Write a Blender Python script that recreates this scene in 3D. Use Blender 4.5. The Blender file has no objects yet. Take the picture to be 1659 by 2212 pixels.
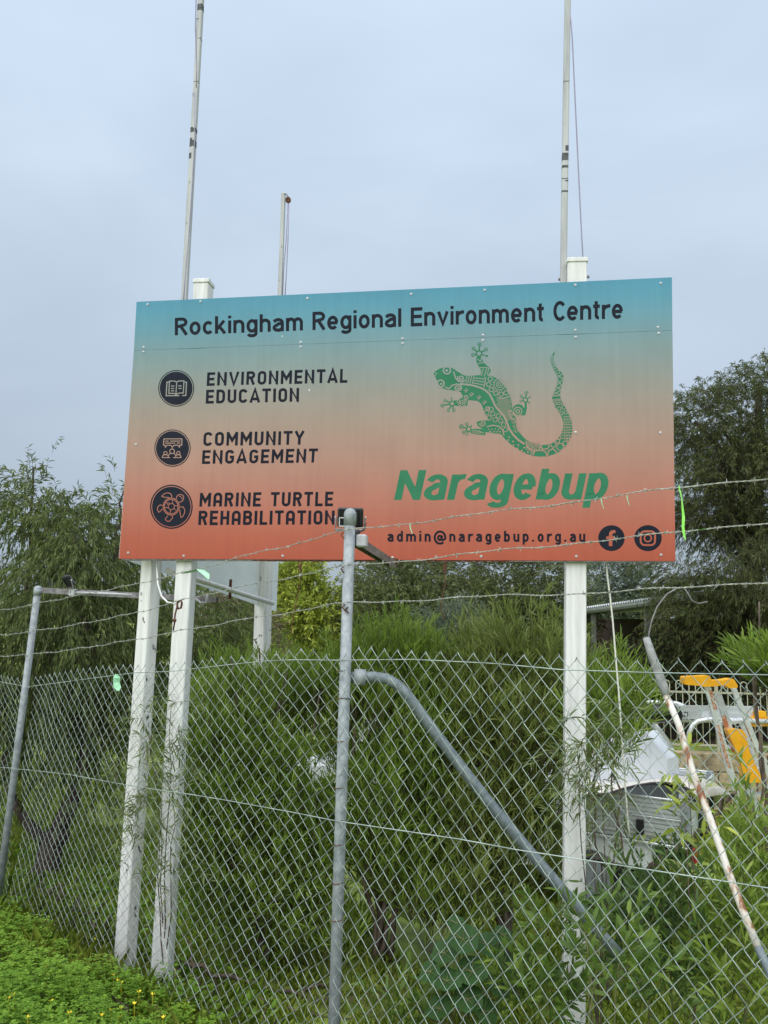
import bpy, math, random
import numpy as np
from mathutils import Vector, Matrix
from mathutils.geometry import tessellate_polygon

random.seed(7); RNG = np.random.default_rng(7)
scene = bpy.context.scene
COL = scene.collection
R_ = math.radians

# ------------------------------------------------------------------ camera
W_, H_, F_ = 1659.0, 2212.0, 1662.0          # photograph measured on a 1659 x 2212 grid
PITCH, ROLL = R_(8.0), R_(1.5)
EYE = np.array((0.0, 0.0, 2.0))
cam_rot = Matrix.Rotation(R_(90) + PITCH, 3, 'X') @ Matrix.Rotation(ROLL, 3, 'Z')
cd = bpy.data.cameras.new('camera'); cam = bpy.data.objects.new('camera', cd); COL.objects.link(cam)
cam.location = EYE; cam.rotation_euler = cam_rot.to_euler()
cd.sensor_fit = 'HORIZONTAL'; cd.sensor_width = 36.0; cd.lens = 36.0 * F_ / W_
cd.clip_start = 0.05; cd.clip_end = 2000
scene.camera = cam

# ------------------------------------------------------------------ sky, sun, exposure
SUN_EL, SUN_AZ = R_(55), R_(205)             # azimuth clockwise from +Y; sun behind the camera, a little left
world = bpy.data.worlds.new('World'); scene.world = world; world.use_nodes = True
wn, wl = world.node_tree.nodes, world.node_tree.links
wn.clear()
wo = wn.new('ShaderNodeOutputWorld'); wb = wn.new('ShaderNodeBackground')
sky = wn.new('ShaderNodeTexSky'); sky.sky_type = 'NISHITA'; sky.sun_disc = False
sky.sun_elevation = SUN_EL; sky.sun_rotation = SUN_AZ
sky.air_density = 1.0; sky.dust_density = 2.0
tc = wn.new('ShaderNodeTexCoord')
mp = wn.new('ShaderNodeMapping'); mp.inputs['Scale'].default_value = (1.0, 1.0, 2.2)
nz = wn.new('ShaderNodeTexNoise'); nz.inputs['Scale'].default_value = 1.7; nz.inputs['Detail'].default_value = 4
nz.inputs['Roughness'].default_value = 0.5; nz.inputs['Distortion'].default_value = 0.4
rp = wn.new('ShaderNodeValToRGB')
rp.color_ramp.elements[0].position = 0.30; rp.color_ramp.elements[0].color = (1.34, 1.62, 1.97, 1)
rp.color_ramp.elements[1].position = 0.72; rp.color_ramp.elements[1].color = (1.73, 2.04, 2.40, 1)
mx = wn.new('ShaderNodeMix'); mx.data_type = 'RGBA'; mx.inputs['Factor'].default_value = 0.94
sep = wn.new('ShaderNodeSeparateXYZ')
mr = wn.new('ShaderNodeMapRange'); mr.inputs['From Min'].default_value = 0.0; mr.inputs['From Max'].default_value = 1.0
mr.inputs['To Min'].default_value = 0.90; mr.inputs['To Max'].default_value = 2.25
vm = wn.new('ShaderNodeVectorMath'); vm.operation = 'SCALE'
wl.new(tc.outputs['Generated'], mp.inputs['Vector']); wl.new(mp.outputs['Vector'], nz.inputs['Vector'])
wl.new(nz.outputs['Fac'], rp.inputs['Fac'])
wl.new(tc.outputs['Generated'], sep.inputs[0]); wl.new(sep.outputs['Z'], mr.inputs['Value'])
wl.new(rp.outputs['Color'], vm.inputs[0]); wl.new(mr.outputs['Result'], vm.inputs['Scale'])
wl.new(sky.outputs['Color'], mx.inputs['A']); wl.new(vm.outputs[0], mx.inputs['B'])
wl.new(mx.outputs['Result'], wb.inputs['Color']); wb.inputs['Strength'].default_value = 0.1
wl.new(wb.outputs['Background'], wo.inputs['Surface'])

sl = bpy.data.lights.new('sun', 'SUN'); sl.energy = 1.5; sl.angle = R_(110); sl.color = (1.0, 0.97, 0.92)
sun = bpy.data.objects.new('sun', sl); COL.objects.link(sun)
sdir = Vector((math.sin(SUN_AZ) * math.cos(SUN_EL), math.cos(SUN_AZ) * math.cos(SUN_EL), math.sin(SUN_EL)))
sun.rotation_euler = sdir.to_track_quat('Z', 'Y').to_euler(); sun.location = sdir * 30

vs = scene.view_settings
vs.view_transform = 'Standard'; vs.look = 'None'; vs.gamma = 1.0; vs.exposure = 1.32; vs.use_curve_mapping = False
scene.cycles.max_bounces = 7; scene.cycles.transparent_max_bounces = 6
scene.cycles.use_adaptive_sampling = True

# ------------------------------------------------------------------ helpers: pixels to places
CR = np.array(cam_rot)
def ray(x, y):
    return CR @ np.array(((x - W_ / 2) / F_, -(y - H_ / 2) / F_, -1.0))
def px(x, y, Y):
    d = ray(x, y); return EYE + d * (Y / d[1])
def on_plane(x, y, p0, n):
    d = ray(x, y); return EYE + d * (np.dot(np.asarray(p0) - EYE, n) / np.dot(d, n))
def m_per_px(Y): return Y / F_
def V(*a): return np.array(a, float)
def unit(v): v = np.asarray(v, float); return v / (np.linalg.norm(v) + 1e-12)

# ------------------------------------------------------------------ helpers: meshes
class MB:
    """collects faces in world coordinates, becomes one mesh object"""
    def __init__(self): self.v = []; self.f = []
    def add(self, vs, fs):
        o = len(self.v); self.v.extend([tuple(map(float, p)) for p in vs])
        self.f.extend([tuple(i + o for i in f) for f in fs]); return self
    def box(self, c, size, ax=None):
        c = np.asarray(c, float); s = np.asarray(size, float) / 2
        A = np.eye(3) if ax is None else np.array(ax, float)
        vs = [c + A[0]*s[0]*i + A[1]*s[1]*j + A[2]*s[2]*k for i in (-1,1) for j in (-1,1) for k in (-1,1)]
        return self.add(vs, [(0,1,3,2),(4,6,7,5),(0,4,5,1),(2,3,7,6),(0,2,6,4),(1,5,7,3)])
    def bevbox(self, c, size, ax=None, b=0.006):
        """box with chamfered long (third-axis) edges and shallow end chamfers"""
        c = np.asarray(c, float); sx, sy, sz = np.asarray(size, float) / 2
        A = np.eye(3) if ax is None else np.array(ax, float)
        b = min(b, sx*.45, sy*.45, sz*.45)
        ring = lambda ix, iy: [(-ix+b,-iy),(ix-b,-iy),(ix,-iy+b),(ix,iy-b),(ix-b,iy),(-ix+b,iy),(-ix,iy-b),(-ix,-iy+b)]
        vs = []
        for z, ins in ((-sz, b), (-sz+b, 0), (sz-b, 0), (sz, b)):
            for (x, y) in ring(sx-ins, sy-ins): vs.append(c + A[0]*x + A[1]*y + A[2]*z)
        fs = [tuple(range(7,-1,-1)), tuple(range(24,32))]
        for r in range(3):
            for i in range(8):
                j = (i+1) % 8; fs.append((r*8+i, r*8+j, r*8+8+j, r*8+8+i))
        return self.add(vs, fs)
    def tube(self, pts, r, n=8, caps=True, flat=None):
        pts = [np.asarray(p, float) for p in pts]; m = len(pts)
        rs = [r]*m if np.isscalar(r) else list(r)
        ref = None; vs = []
        for i in range(m):
            t = unit(pts[min(i+1, m-1)] - pts[max(i-1, 0)])
            if ref is None:
                ref = V(0,0,1) if abs(t[2]) < .9 else V(1,0,0)
            a = ref - t*np.dot(ref, t); a = unit(a); b = np.cross(t, a); ref = a
            for k in range(n):
                q = 2*math.pi*k/n
                vs.append(pts[i] + rs[i]*(a*math.cos(q) + b*math.sin(q)))
        fs = []
        for i in range(m-1):
            for k in range(n):
                l = (k+1) % n; fs.append((i*n+k, i*n+l, (i+1)*n+l, (i+1)*n+k))
        if caps: fs += [tuple(range(n-1,-1,-1)), tuple(range((m-1)*n, m*n))]
        return self.add(vs, fs)
    def dome(self, c, nrm, r, h, n=8, rings=3):
        nrm = unit(nrm); a = unit(np.cross(nrm, V(0.3,0.1,1))); b = np.cross(nrm, a); c = np.asarray(c, float)
        vs = []
        for i in range(rings):
            q = (math.pi/2)*i/rings
            for k in range(n):
                w = 2*math.pi*k/n; vs.append(c + r*math.cos(q)*(a*math.cos(w)+b*math.sin(w)) + nrm*h*math.sin(q))
        vs.append(c + nrm*h); fs = []
        for i in range(rings-1):
            for k in range(n): fs.append((i*n+k, i*n+(k+1)%n, (i+1)*n+(k+1)%n, (i+1)*n+k))
        for k in range(n): fs.append(((rings-1)*n+k, (rings-1)*n+(k+1)%n, rings*n))
        return self.add(vs, fs)
    def grid(self, P):
        P = np.asarray(P); a, b = P.shape[:2]
        return self.add(P.reshape(-1,3), [(i*b+j, i*b+j+1, (i+1)*b+j+1, (i+1)*b+j) for i in range(a-1) for j in range(b-1)])
    def build(self, name, mat, parent=None, smooth=False):
        off = world_of(parent)
        me = bpy.data.meshes.new(name)
        me.from_pydata([(p[0]-off[0], p[1]-off[1], p[2]-off[2]) for p in self.v], [], self.f); me.update()
        if smooth: me.shade_smooth()
        return link(name, me, mat, parent)

def world_of(o):
    off = [0.0, 0.0, 0.0]
    while o is not None:
        for i in range(3): off[i] += o.location[i]
        o = o.parent
    return off
def link(name, me, mat, parent):
    o = bpy.data.objects.new(name, me); COL.objects.link(o)
    if mat is not None: me.materials.append(mat)
    if parent is not None: o.parent = parent
    return o
def tris_object(name, verts, tris, mat, parent=None, smooth=False):
    off = np.array(world_of(parent)); verts = np.ascontiguousarray(verts - off, np.float32); tris = np.ascontiguousarray(tris, np.int32)
    me = bpy.data.meshes.new(name); n = len(tris)
    me.vertices.add(len(verts)); me.vertices.foreach_set('co', verts.ravel())
    me.loops.add(n*3); me.loops.foreach_set('vertex_index', tris.ravel())
    me.polygons.add(n); me.polygons.foreach_set('loop_start', np.arange(0, n*3, 3, dtype=np.int32))
    me.update(calc_edges=True)
    if smooth: me.shade_smooth()
    return link(name, me, mat, parent)
def tag(o, label=None, cat=None, group=None, kind=None):
    if label: o['label'] = label
    if cat: o['category'] = cat
    if group: o['group'] = group
    if kind: o['kind'] = kind
    return o
def thing(name, loc, label, cat, group=None):
    o = bpy.data.objects.new(name, None); COL.objects.link(o); o.location = tuple(map(float, loc)); o.empty_display_size = .1
    return tag(o, label, cat, group)

# ------------------------------------------------------------------ helpers: materials
def lin(r, g, b):
    f = lambda c: (c/255)/12.92 if c/255 <= .04045 else ((c/255+.055)/1.055)**2.4
    return (f(r), f(g), f(b), 1)
def base_mat(name):
    m = bpy.data.materials.new(name); m.use_nodes = True
    nt = m.node_tree; return m, nt.nodes, nt.links, nt.nodes['Principled BSDF']
def node(ns, t, **kw):
    n = ns.new(t)
    for k, v in kw.items():
        if hasattr(n, k) and not k.startswith('i_'): setattr(n, k, v)
    return n
def ramp(ns, stops):
    r = ns.new('ShaderNodeValToRGB'); e = r.color_ramp.elements
    while len(e) < len(stops): e.new(0.5)
    for i, (p, c) in enumerate(stops): e[i].position = p; e[i].color = c
    return r
def noise(ns, scale, detail=3, rough=.55):
    n = ns.new('ShaderNodeTexNoise'); n.inputs['Scale'].default_value = scale
    n.inputs['Detail'].default_value = detail; n.inputs['Roughness'].default_value = rough; return n
def surf_mat(name, c1, c2, scale=20, rough=.6, metal=0.0, bump=.15, stops=None, detail=4, spec=.4, stretch=None, rough2=None):
    m, ns, ls, b = base_mat(name)
    tcn = ns.new('ShaderNodeTexCoord'); n = noise(ns, scale, detail)
    if stretch:
        mpp = ns.new('ShaderNodeMapping'); mpp.inputs['Scale'].default_value = stretch
        ls.new(tcn.outputs['Object'], mpp.inputs[0]); ls.new(mpp.outputs[0], n.inputs['Vector'])
    else: ls.new(tcn.outputs['Object'], n.inputs['Vector'])
    r = ramp(ns, stops or [(.35, c1), (.65, c2)])
    ls.new(n.outputs['Fac'], r.inputs['Fac']); ls.new(r.outputs['Color'], b.inputs['Base Color'])
    b.inputs['Roughness'].default_value = rough; b.inputs['Metallic'].default_value = metal
    b.inputs['Specular IOR Level'].default_value = spec
    if bump:
        bp = ns.new('ShaderNodeBump'); bp.inputs['Strength'].default_value = bump; bp.inputs['Distance'].default_value = .004
        n2 = noise(ns, scale*4, 4); ls.new(tcn.outputs['Object'], n2.inputs['Vector'])
        ls.new(n2.outputs['Fac'], bp.inputs['Height']); ls.new(bp.outputs['Normal'], b.inputs['Normal'])
    return m
def leaf_mat(name, cols, rough=.5, trans=.3, clump=.35, spec=.35, cl_scale=1.3):
    """leaf colour varies per leaf and, softly, per branch"""
    m, ns, ls, b = base_mat(name)
    g = ns.new('ShaderNodeNewGeometry'); r = ramp(ns, [(i/(len(cols)-1), c if len(c) == 4 else (*c, 1)) for i, c in enumerate(cols)])
    n = noise(ns, cl_scale, 2); ls.new(g.outputs['Position'], n.inputs['Vector'])
    ma = ns.new('ShaderNodeMapRange'); ma.inputs['From Min'].default_value = .3; ma.inputs['From Max'].default_value = .7
    ls.new(n.outputs['Fac'], ma.inputs['Value'])
    mixf = ns.new('ShaderNodeMix'); mixf.data_type = 'FLOAT'; mixf.inputs['Factor'].default_value = clump
    ls.new(g.outputs['Random Per Island'], mixf.inputs['A']); ls.new(ma.outputs['Result'], mixf.inputs['B'])
    ls.new(mixf.outputs['Result'], r.inputs['Fac'])
    ls.new(r.outputs['Color'], b.inputs['Base Color']); b.inputs['Roughness'].default_value = rough
    b.inputs['Specular IOR Level'].default_value = spec
    t = ns.new('ShaderNodeBsdfTranslucent'); ls.new(r.outputs['Color'], t.inputs['Color'])
    mixs = ns.new('ShaderNodeMixShader'); mixs.inputs[0].default_value = trans
    out = ns['Material Output']; ls.new(b.outputs[0], mixs.inputs[1]); ls.new(t.outputs[0], mixs.inputs[2]); ls.new(mixs.outputs[0], out.inputs['Surface'])
    return m

M = {}
def peel_white(name, grime=(.30,.27,.23,1), amount=.62, c0=(.56,.56,.55,1), c1=(.78,.78,.77,1)):
    """white paint with peeled patches and vertical dirt streaks"""
    m, ns, ls, b = base_mat(name)
    tcn = ns.new('ShaderNodeTexCoord')
    mp1 = ns.new('ShaderNodeMapping'); mp1.inputs['Scale'].default_value = (26, 26, 2.2)
    ls.new(tcn.outputs['Object'], mp1.inputs[0])
    n1 = noise(ns, 1, 4); ls.new(mp1.outputs[0], n1.inputs['Vector'])
    r1 = ramp(ns, [(.25, c0), (.62, c1)]); ls.new(n1.outputs['Fac'], r1.inputs['Fac'])
    mp2 = ns.new('ShaderNodeMapping'); mp2.inputs['Scale'].default_value = (13, 13, 7)
    ls.new(tcn.outputs['Object'], mp2.inputs[0])
    n2 = noise(ns, 1, 6, .62); ls.new(mp2.outputs[0], n2.inputs['Vector'])
    r2 = ramp(ns, [(amount, (0,0,0,1)), (amount+.03, (1,1,1,1))]); ls.new(n2.outputs['Fac'], r2.inputs['Fac'])
    mxx = ns.new('ShaderNodeMix'); mxx.data_type = 'RGBA'; ls.new(r2.outputs['Color'], mxx.inputs['Factor'])
    ls.new(r1.outputs['Color'], mxx.inputs['A']); mxx.inputs['B'].default_value = grime
    ls.new(mxx.outputs['Result'], b.inputs['Base Color']); b.inputs['Roughness'].default_value = .5
    bp = ns.new('ShaderNodeBump'); bp.inputs['Strength'].default_value = .25; bp.inputs['Distance'].default_value = .004; bp.invert = True
    ls.new(r2.outputs['Color'], bp.inputs['Height']); ls.new(bp.outputs['Normal'], b.inputs['Normal'])
    return m
M['post_white'] = peel_white('post_white_paint', amount=.70)
M['pole_backlit'] = peel_white('pole_white_paint_backlit', grime=(.16,.16,.16,1), amount=.66, c0=(.30,.31,.31,1), c1=(.46,.47,.47,1))  # white poles greyed in the colour itself, as if backlit by the sky
M['worn'] = surf_mat('bare_grey_steel', (.05,.055,.06,1), (.11,.115,.12,1), 60, .7, .2, .2)
M['galv'] = surf_mat('galvanised_steel', (.22,.25,.27,1), (.36,.39,.41,1), 28, .62, .25, .12, detail=8)
M['galv_dark'] = surf_mat('galvanised_pipe', (.12,.15,.165,1), (.21,.245,.26,1), 30, .5, .3, .1, detail=8)
M['wire'] = surf_mat('zinc_wire', (.22,.27,.255,1), (.46,.54,.51,1), 9, .5, .3, 0, detail=6)
M['wire_old'] = surf_mat('weathered_barbed_wire', (.24,.25,.22,1), (.50,.52,.47,1), 45, .5, .35, 0)
M['black'] = surf_mat('black_powder_coat', (.012,.012,.014,1), (.028,.028,.031,1), 80, .45, 0, .1)
M['black_gloss'] = surf_mat('black_plastic', (.01,.01,.011,1), (.02,.02,.022,1), 20, .22, 0, 0)
M['grey_box'] = surf_mat('grey_plastic', (.42,.43,.45,1), (.52,.53,.55,1), 30, .5, 0, .05)
M['screw'] = surf_mat('screw_zinc', (.38,.39,.40,1), (.55,.56,.57,1), 90, .4, .6, 0)
M['rail'] = surf_mat('weathered_steel_channel', (.14,.13,.13,1), (.28,.27,.28,1), 25, .55, .3, .15)
M['rust'] = surf_mat('rusty_iron', (.06,.028,.018,1), (.17,.075,.04,1), 40, .8, .2, .4)
M['cord'] = surf_mat('cream_cord', (.55,.55,.47,1), (.70,.70,.62,1), 120, .8, 0, .2)
M['halyard'] = surf_mat('violet_grey_halyard', (.25,.23,.33,1), (.36,.34,.46,1), 120, .8, 0, .2)
M['panel_back'] = surf_mat('white_panel_back', (.72,.78,.82,1), (.80,.86,.90,1), 6, .42, 0, .04)
M['ribbon'] = surf_mat('lime_ribbon', (.26,.75,.10,1), (.38,.88,.18,1), 30, .5, 0, .1)
M['ribbon_pale'] = surf_mat('pale_green_shreds', (.30,.62,.38,1), (.42,.78,.50,1), 30, .55, 0, .1)
M['bark'] = surf_mat('dark_bark', (.022,.016,.013,1), (.075,.055,.045,1), 14, .9, 0, .8, stretch=(1,1,.25))
M['bark_grey'] = surf_mat('grey_brown_stem', (.06,.045,.035,1), (.16,.12,.09,1), 30, .85, 0, .5, stretch=(1,1,.3))
M['stem_green'] = surf_mat('green_stem', (.08,.10,.03,1), (.16,.16,.06,1), 30, .7, 0, .2)

# ------------------------------------------------------------------ the ground
def sst(a, b, x):
    t = np.clip((np.asarray(x, float) - a) / (b - a), 0, 1); return t*t*(3-2*t)
WALL_Y, WALL_X0 = 13.0, 0.6
def ground_z(X, Y):
    X = np.asarray(X, float); Y = np.asarray(Y, float)
    d = (X + .18)*.588 + (Y - 3.66)*.809
    z = -.2 + .19*np.clip(-d, 0, 3) - .25*sst(0, .6, d) - .45*sst(1.5, 6, d)*sst(-3.0, 1.0, X)
    z = z + 1.9*sst(10, 40, Y)*sst(2.0, -1.0, X) + 1.2*sst(20, 45, Y)*sst(-1, 2, X)
    z = z + .86*sst(WALL_Y+.12, WALL_Y+.3, Y)*sst(WALL_X0-.2, WALL_X0+.1, X)
    return z + .02*np.sin(X*2.1+Y*1.3) + .015*np.sin(X*5.3-Y*3.7)
def gz(x, y): return float(ground_z(x, y))
M['ground'] = surf_mat('grassy_soil', None, None, 3.2, .95, 0, .5, stops=[(.28, (.09,.075,.045,1)), (.42, (.13,.16,.035,1)), (.58, (.21,.28,.045,1)), (.75, (.28,.35,.06,1))], detail=8)
def axis_pts(lo, hi, near_lo, near_hi, fine, coarse):
    a = list(np.arange(near_lo, near_hi, fine)); x = near_hi
    while x < hi: a.append(x); x += coarse * (1 + (x-near_hi)/20)
    a.append(hi); x = near_lo; b = []
    while x > lo: x -= coarse * (1 + (near_lo-x)/20); b.append(max(x, lo))
    return np.array(sorted(set(b + a)))
gx = axis_pts(-400, 400, -7, 9, .16, 1.2); gy = axis_pts(-60, 900, .5, 16, .1, 1.2)
GX, GY = np.meshgrid(gx, gy, indexing='ij')
mb = MB(); mb.grid(np.stack([GX, GY, ground_z(GX, GY)], -1))
tag(mb.build('ground', M['ground'], smooth=True), kind='structure')

# ------------------------------------------------------------------ the sign board
S_BL, S_BR = px(257, 1207, 5.29), px(1459, 1212, 4.81)
s_ex = unit((S_BR - S_BL) * V(1,1,0)); s_n = unit(V(s_ex[1], -s_ex[0], 0))        # s_n faces the camera
def sp(x, y, lift=0.0): return on_plane(x, y, S_BL, s_n) + s_n*lift
TL, TR, BR, BL = (295,652), (1451.5,599), (1459,1212), (257,1207)
SEAM_L, SEAM_R = (289,757), (1452.5,713.5)
wTL, wTR, wBR, wBL = [sp(*q) for q in (TL, TR, BR, BL)]
# v runs 0 at the bottom edge to 1 at the top edge
A_ = np.array([[np.dot(p-S_BL, s_ex), p[2], 1] for p in (wTL, wTR, wBR, wBL)]); vcoef = np.linalg.lstsq(A_, np.array([1,1,0,0.]), rcond=None)[0]
def sign_gradient(name, spots=True):
    m, ns, ls, b = base_mat(name)
    g = ns.new('ShaderNodeNewGeometry')
    dt = ns.new('ShaderNodeVectorMath'); dt.operation = 'DOT_PRODUCT'
    dt.inputs[1].default_value = (s_ex[0]*vcoef[0], s_ex[1]*vcoef[0], vcoef[1])
    ls.new(g.outputs['Position'], dt.inputs[0])
    ad = ns.new('ShaderNodeMath'); ad.operation = 'ADD'; ad.inputs[1].default_value = float(vcoef[2] - vcoef[0]*np.dot(S_BL, s_ex))
    ls.new(dt.outputs['Value'], ad.inputs[0])
    stops = [(0, (180,91,70)), (.08, (184,100,79)), (.22, (187,123,106)), (.36, (182,140,125)), (.50, (170,149,136)), (.62, (156,154,147)), (.76, (134,157,160)), (.88, (108,157,174)), (.95, (94,155,178)), (1, (86,151,177))]
    r = ramp(ns, [(p, lin(*c)) for p, c in stops]); ls.new(ad.outputs[0], r.inputs['Fac'])
    n = noise(ns, 2.2, 5); ls.new(g.outputs['Position'], n.inputs['Vector'])
    mm = ns.new('ShaderNodeMix'); mm.data_type = 'RGBA'; mm.blend_type = 'MULTIPLY'; mm.inputs['Factor'].default_value = 1
    r2 = ramp(ns, [(.3, (.82,.82,.82,1)), (.7, (.92,.92,.92,1))]); ls.new(n.outputs['Fac'], r2.inputs['Fac'])
    ls.new(r.outputs['Color'], mm.inputs['A']); ls.new(r2.outputs['Color'], mm.inputs['B'])
    mps = ns.new('ShaderNodeMapping'); mps.inputs['Scale'].default_value = (30, 30, .9); ls.new(g.outputs['Position'], mps.inputs[0])
    n4 = noise(ns, 1, 4, .6); ls.new(mps.outputs[0], n4.inputs['Vector']); r4 = ramp(ns, [(.38, (1,1,1,1)), (.80, (.92,.92,.91,1))]); ls.new(n4.outputs['Fac'], r4.inputs['Fac'])
    m4 = ns.new('ShaderNodeMix'); m4.data_type = 'RGBA'; m4.blend_type = 'MULTIPLY'; m4.inputs['Factor'].default_value = 1
    ls.new(mm.outputs['Result'], m4.inputs['A']); ls.new(r4.outputs['Color'], m4.inputs['B'])
    last = m4.outputs['Result']
    if spots:                                                                      # bird droppings, small pale flecks
        vo = ns.new('ShaderNodeTexVoronoi'); vo.inputs['Scale'].default_value = 5.2; vo.inputs['Randomness'].default_value = 1
        mpv = ns.new('ShaderNodeMapping'); mpv.inputs['Scale'].default_value = (1, 1, .62); ls.new(g.outputs['Position'], mpv.inputs[0]); ls.new(mpv.outputs[0], vo.inputs['Vector'])
        rv = ramp(ns, [(.022, (1,1,1,1)), (.032, (0,0,0,1))]); ls.new(vo.outputs['Distance'], rv.inputs['Fac'])
        m3 = ns.new('ShaderNodeMix'); m3.data_type = 'RGBA'; ls.new(rv.outputs['Color'], m3.inputs['Factor'])
        ls.new(last, m3.inputs['A']); m3.inputs['B'].default_value = (.66,.66,.64,1); last = m3.outputs['Result']
    ls.new(last, b.inputs['Base Color']); b.inputs['Roughness'].default_value = .5; b.inputs['Specular IOR Level'].default_value = .18
    bp = ns.new('ShaderNodeBump'); bp.inputs['Strength'].default_value = .05; bp.inputs['Distance'].default_value = .01
    n3 = noise(ns, 1.6, 2); ls.new(g.outputs['Position'], n3.inputs['Vector']); ls.new(n3.outputs['Fac'], bp.inputs['Height']); ls.new(bp.outputs['Normal'], b.inputs['Normal'])
    return m
M['sign'] = sign_gradient('sign_print_gradient'); M['sign_line'] = sign_gradient('sign_print_lines', False)
M['navy'] = surf_mat('sign_ink_navy', (.008,.010,.019,1), (.012,.014,.024,1), 8, .6, 0, 0, spec=.12)
M['navy_soft'] = surf_mat('sign_ink_slate', (.010,.013,.023,1), (.014,.017,.029,1), 8, .6, 0, 0, spec=.12)
M['green_ink'] = surf_mat('sign_ink_green', (.034,.172,.092,1), (.040,.195,.105,1), 8, .6, 0, 0, spec=.12)

sign = thing('sign_board', px(870, 2190, 5.0), 'large blue to orange sign board reading Rockingham Regional Environment Centre on white posts', 'sign')
def panel(name, quad, mat, parent, thick=.006, back=None):
    pts = [sp(*q) for q in quad]; mbx = MB()
    f = pts; b = [p - s_n*thick for p in pts]
    mbx.add(f + b, [(0,1,2,3), (7,6,5,4)] + [(i, i+4, (i+1)%4+4, (i+1)%4) for i in range(4)])
    return mbx.build(name, mat, parent)
up = .9
head = panel('header_panel', [SEAM_L, SEAM_R, TR, TL], M['sign'], sign)
main = panel('main_panel', [BL, BR, (SEAM_R[0]+.1, SEAM_R[1]+up), (SEAM_L[0]-.1, SEAM_L[1]+up)], M['sign'], sign)
# steel rails behind the panels
for (a, b_) in (((300,672),(1446,620)), ((262,1203),(1454,1207)), ((282,930),(1450,905))):
    p, q = sp(*a) - s_n*.027, sp(*b_) - s_n*.027; L = np.linalg.norm(q-p); ex = unit(q-p); ez = unit(np.cross(s_n, ex))*-1
    MB().box((p+q)/2, (L, .04, .045), (ex, s_n, np.cross(ex, s_n))).build('rail', M['rail'], sign)

# ---- flat print: polygons, strokes and letters laid on the panels
class Print:
    def __init__(self, f, lift, surf=None): self.f = f; self.lift = lift; self.mb = MB(); self.surf = surf or sp; self.n = 0; self.wk = 1.0
    def up(self):                                            # overlapping strokes never share a plane
        self.n += 1; return self.lift + .00004*(self.n % 7)
    def poly(self, pts):
        q = [self.f(*p) for p in pts]; h = self.up(); w = [self.surf(x, y, h) for x, y in q]
        tr = tessellate_polygon([[Vector((x, y, 0)) for x, y in q]])
        self.mb.add(w, [tuple(t) for t in tr]); return self
    def disc(self, cx, cy, rx, ry=None, n=28, a0=0):
        ry = ry or rx
        return self.poly([(cx+rx*math.cos(2*math.pi*k/n), cy+ry*math.sin(2*math.pi*k/n)) for k in range(n)])
    def stroke(self, pts, wd, closed=False, cap=True):
        wd = wd*self.wk; pts = [np.array(p, float) for p in pts]
        if closed: pts = pts + [pts[0]]
        pts = [p for i, p in enumerate(pts) if i == 0 or np.linalg.norm(p-pts[i-1]) > 1e-6]
        m = len(pts); Ls = []; Rs = []
        for i in range(m):
            if closed and i in (0, m-1): d0, d1 = unit(pts[0]-pts[-2]), unit(pts[1]-pts[0])
            else:
                d0 = unit(pts[i]-pts[max(i-1,0)]) if i > 0 else unit(pts[1]-pts[0])
                d1 = unit(pts[min(i+1,m-1)]-pts[i]) if i < m-1 else d0
            n0 = np.array((-d0[1], d0[0])); n1 = np.array((-d1[1], d1[0])); nn = unit(n0+n1)
            k = 1/max(.5, float(np.dot(nn, n0)))
            Ls.append(pts[i]+nn*wd/2*k); Rs.append(pts[i]-nn*wd/2*k)
        h = self.up(); w = [self.surf(*self.f(*p), h+i*3e-6) for i, p in enumerate(Ls)] + [self.surf(*self.f(*p), h+i*3e-6) for i, p in enumerate(Rs)]
        self.mb.add(w, [(i, i+1, m+i+1, m+i) for i in range(m-1)]); return self
    def ring(self, cx, cy, r, wd, ry=None, n=26, a0=0, a1=360):
        ry = ry or r; full = a1-a0 >= 360
        P = [(cx+r*math.cos(R_(a0+(a1-a0)*k/n)), cy+ry*math.sin(R_(a0+(a1-a0)*k/n))) for k in range(n if full else n+1)]
        return self.stroke(P, wd, closed=full)
    def build(self, name, mat, parent): return self.mb.build(name, mat, parent)
def quadmap(bl, br, tl, tr):
    """(s along, t up) -> picture grid, bilinear"""
    bl, br, tl, tr = map(np.array, (bl, br, tl, tr))
    return lambda s, t: tuple((bl*(1-s)+br*s)*(1-t) + (tl*(1-s)+tr*s)*t)
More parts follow.
